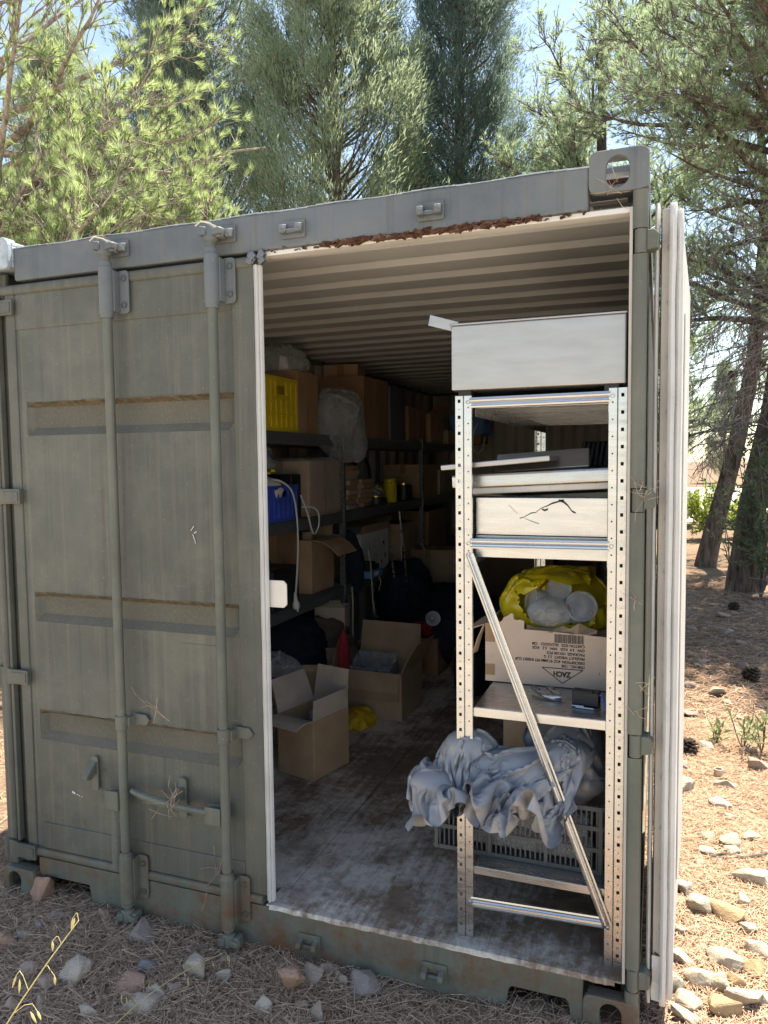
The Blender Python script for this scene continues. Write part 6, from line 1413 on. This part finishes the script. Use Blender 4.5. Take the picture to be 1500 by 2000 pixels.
# ---- needle litter
def litter(name, lab, n, area, seed, ln=(.06, .13), wd=.0009, zmax=.022):
    g = np.random.default_rng(seed); V = []
    xy = area(g, n); n = len(xy); zz = np.array([gz(a, b) for a, b in xy]); P = np.column_stack([xy, zz+g.random(n)**1.5*zmax+.002]); az = g.uniform(0, 6.28, n); el = g.normal(0, .13, n)
    D = np.column_stack([np.cos(az)*np.cos(el), np.sin(az)*np.cos(el), np.sin(el)]); S = np.column_stack([-np.sin(az), np.cos(az), np.zeros(n)]); L = g.uniform(*ln, n)[:, None]; cv = g.normal(0, .08, n)[:, None]
    N = np.cross(D, S); w_ = wd*g.uniform(.7, 1.3, n)[:, None]; tl = g.uniform(-1, 1, n)[:, None]; W = unit(S+N*tl*.8)*w_
    rows = []
    for s in (-.5, 0., .5): c = P+D*L*s+S*L*cv*(s*s*4-1)*.5+np.array([0, 0, 1])*(.25-s*s)*L*.06; rows += [c-W, c+W]
    V = np.stack(rows, 1).reshape(-1, 3); i = np.arange(n)[:, None]*6; F = np.concatenate([i+np.array([0, 1, 3, 2]), i+np.array([2, 3, 5, 4])])
    o = npmesh(name, V, F, 'litter', None, (0, 0, 0), 4); o['kind'] = 'stuff'; tag(o, lab, 'pine needles'); return o
def rect(x0, x1, y0, y1, f=None):
    def a(g, n):
        q = np.column_stack([g.uniform(x0, x1, n), g.uniform(y0, y1, n)])
        return q if f is None else q[f(q)]
    return a
litter('needle_litter', 'thick brown pine needle litter before the container', 52000, rect(-.75, 2.6, -1.05, .06), 5, ln=(.07, .15), zmax=.034)
litter('needle_litter', 'straw coloured needle litter in the sun right of the door', 56000, rect(2.46, 3.9, -.1, 3.0, lambda q: q[:, 0] < 2.85+.33*q[:, 1]), 6, zmax=.02)
litter('needle_litter', 'needle litter in the tree shade under the pines', 28000, rect(2.5, 5.6, 3.0, 9.5, lambda q: q[:, 0] < 2.9+.30*q[:, 1]), 7, wd=.0016, zmax=.02)
litter('needle_litter', 'sparse needles lying behind the container side', 3000, rect(-1.6, -.05, -.2, 3), 8, wd=.0012)
# needles caught on the container
g = random.Random(55)
def straws(name, lab, pts, spread, n, ln):
    b = MB()
    for i in range(n):
        p = Vector(g.choice(pts))+Vector((g.gauss(0, spread), -abs(g.gauss(0, .004)), g.gauss(0, spread))); d = Vector((g.gauss(0, 1), g.gauss(0, .15), g.gauss(0, 1))).normalized()*g.uniform(*ln); m_ = p+d*.5+Vector((g.gauss(0, .006), -.004, g.gauss(0, .006))); b.tube([p, m_, p+d], .0008, 3)
    o = b.build(name, 'litter'); o['kind'] = 'stuff'; tag(o, lab, 'pine needles')
straws('caught_needles', 'dry needles caught on the door handle', [(.86, -.075, .53), (.86, -.08, .50), (.87, -.075, .56)], .016, 15, (.05, .10))
straws('caught_needles', 'dry needles caught on the door frame hinges', [(CW-.004, -.004, 1.63), (CW+.0, -.004, 1.62), (CW-.02, -.006, 1.3), (CW-.01, -.004, 1.33), (CW-.02, -.006, 1.08), (CW-.012, -.006, 1.0)], .008, 18, (.03, .07))
straws('caught_needles', 'dry needles stuck on the shut door', [(.62, -.07, 2.505), (1.0, -.002, .25), (.95, -.002, .20), (1.25, .0, .06), (.71, .0, .85)], .02, 16, (.05, .11))
straws('caught_needles', 'dry needles lying by the oval casting hole', [(2.36, -.004, 2.50), (2.35, -.004, 2.47)], .01, 7, (.04, .07))
# ---- wild oat stalk near the viewer
def oat(label, base, tip, seed, side=1, k=9):
    g = random.Random(seed); t = thing('wild_oat', label, 'grass', base); b0 = Vector(base); b1 = Vector(tip); P = []
    for i in range(9): f = i/8; P.append(b0.lerp(b1, f)+Vector((0, 0, .10*f*(1-f)))+Vector((-.03*math.sin(f*3), 0, 0)))
    b = MB(); b.tube(P, [.0022-.0012*i/8 for i in range(9)], 5); b.build('stalk', 'straw', t, smooth=True)
    for i in range(k):
        f = .42+.58*i/(k-1); s = f*7.999; j = int(s); p = P[j].lerp(P[min(j+1, 8)], s-j); out = Vector((g.choice((1, 1, -.8))*g.uniform(.5, 1), g.uniform(-.4, .4), g.uniform(.1, .6))).normalized(); L = g.uniform(.02, .06)*(1.5-f)
        q = p+out*L; q2 = q+Vector((out.x*.014, 0, -.012)); b = MB(); b.tube([p, p.lerp(q, .6)+Vector((0, 0, .006)), q, q2], .0006, 4); b.build('branchlet', 'straw', t)
        for h_ in range(g.choice((1, 2, 3)) if i < k-1 else 2):
            c = q2.lerp(p, .28*h_); d = Vector((out.x*.25+g.uniform(-.25, .25), g.uniform(-.2, .2), -1)).normalized(); ll = g.uniform(.020, .030)
            b = MB(); b.tube([c, c+d*ll*.35, c+d*ll*.7, c+d*ll], [.0006, .0026, .0020, .0002], 6); b.build('spikelet', 'straw', t, smooth=True)
oat('dry yellow wild oat stalk at the lower left, bright in the sun', (.93, -1.18, 0), (1.405, -1.10, .825), 3)
oat('thin dry grass stalk lying low before the container', (.92, -.62, .0), (1.10, -.13, .06), 5, k=5)
# ================================================================ tidy
for o in bpy.data.objects:
    if '_w' in o: del o['_w']
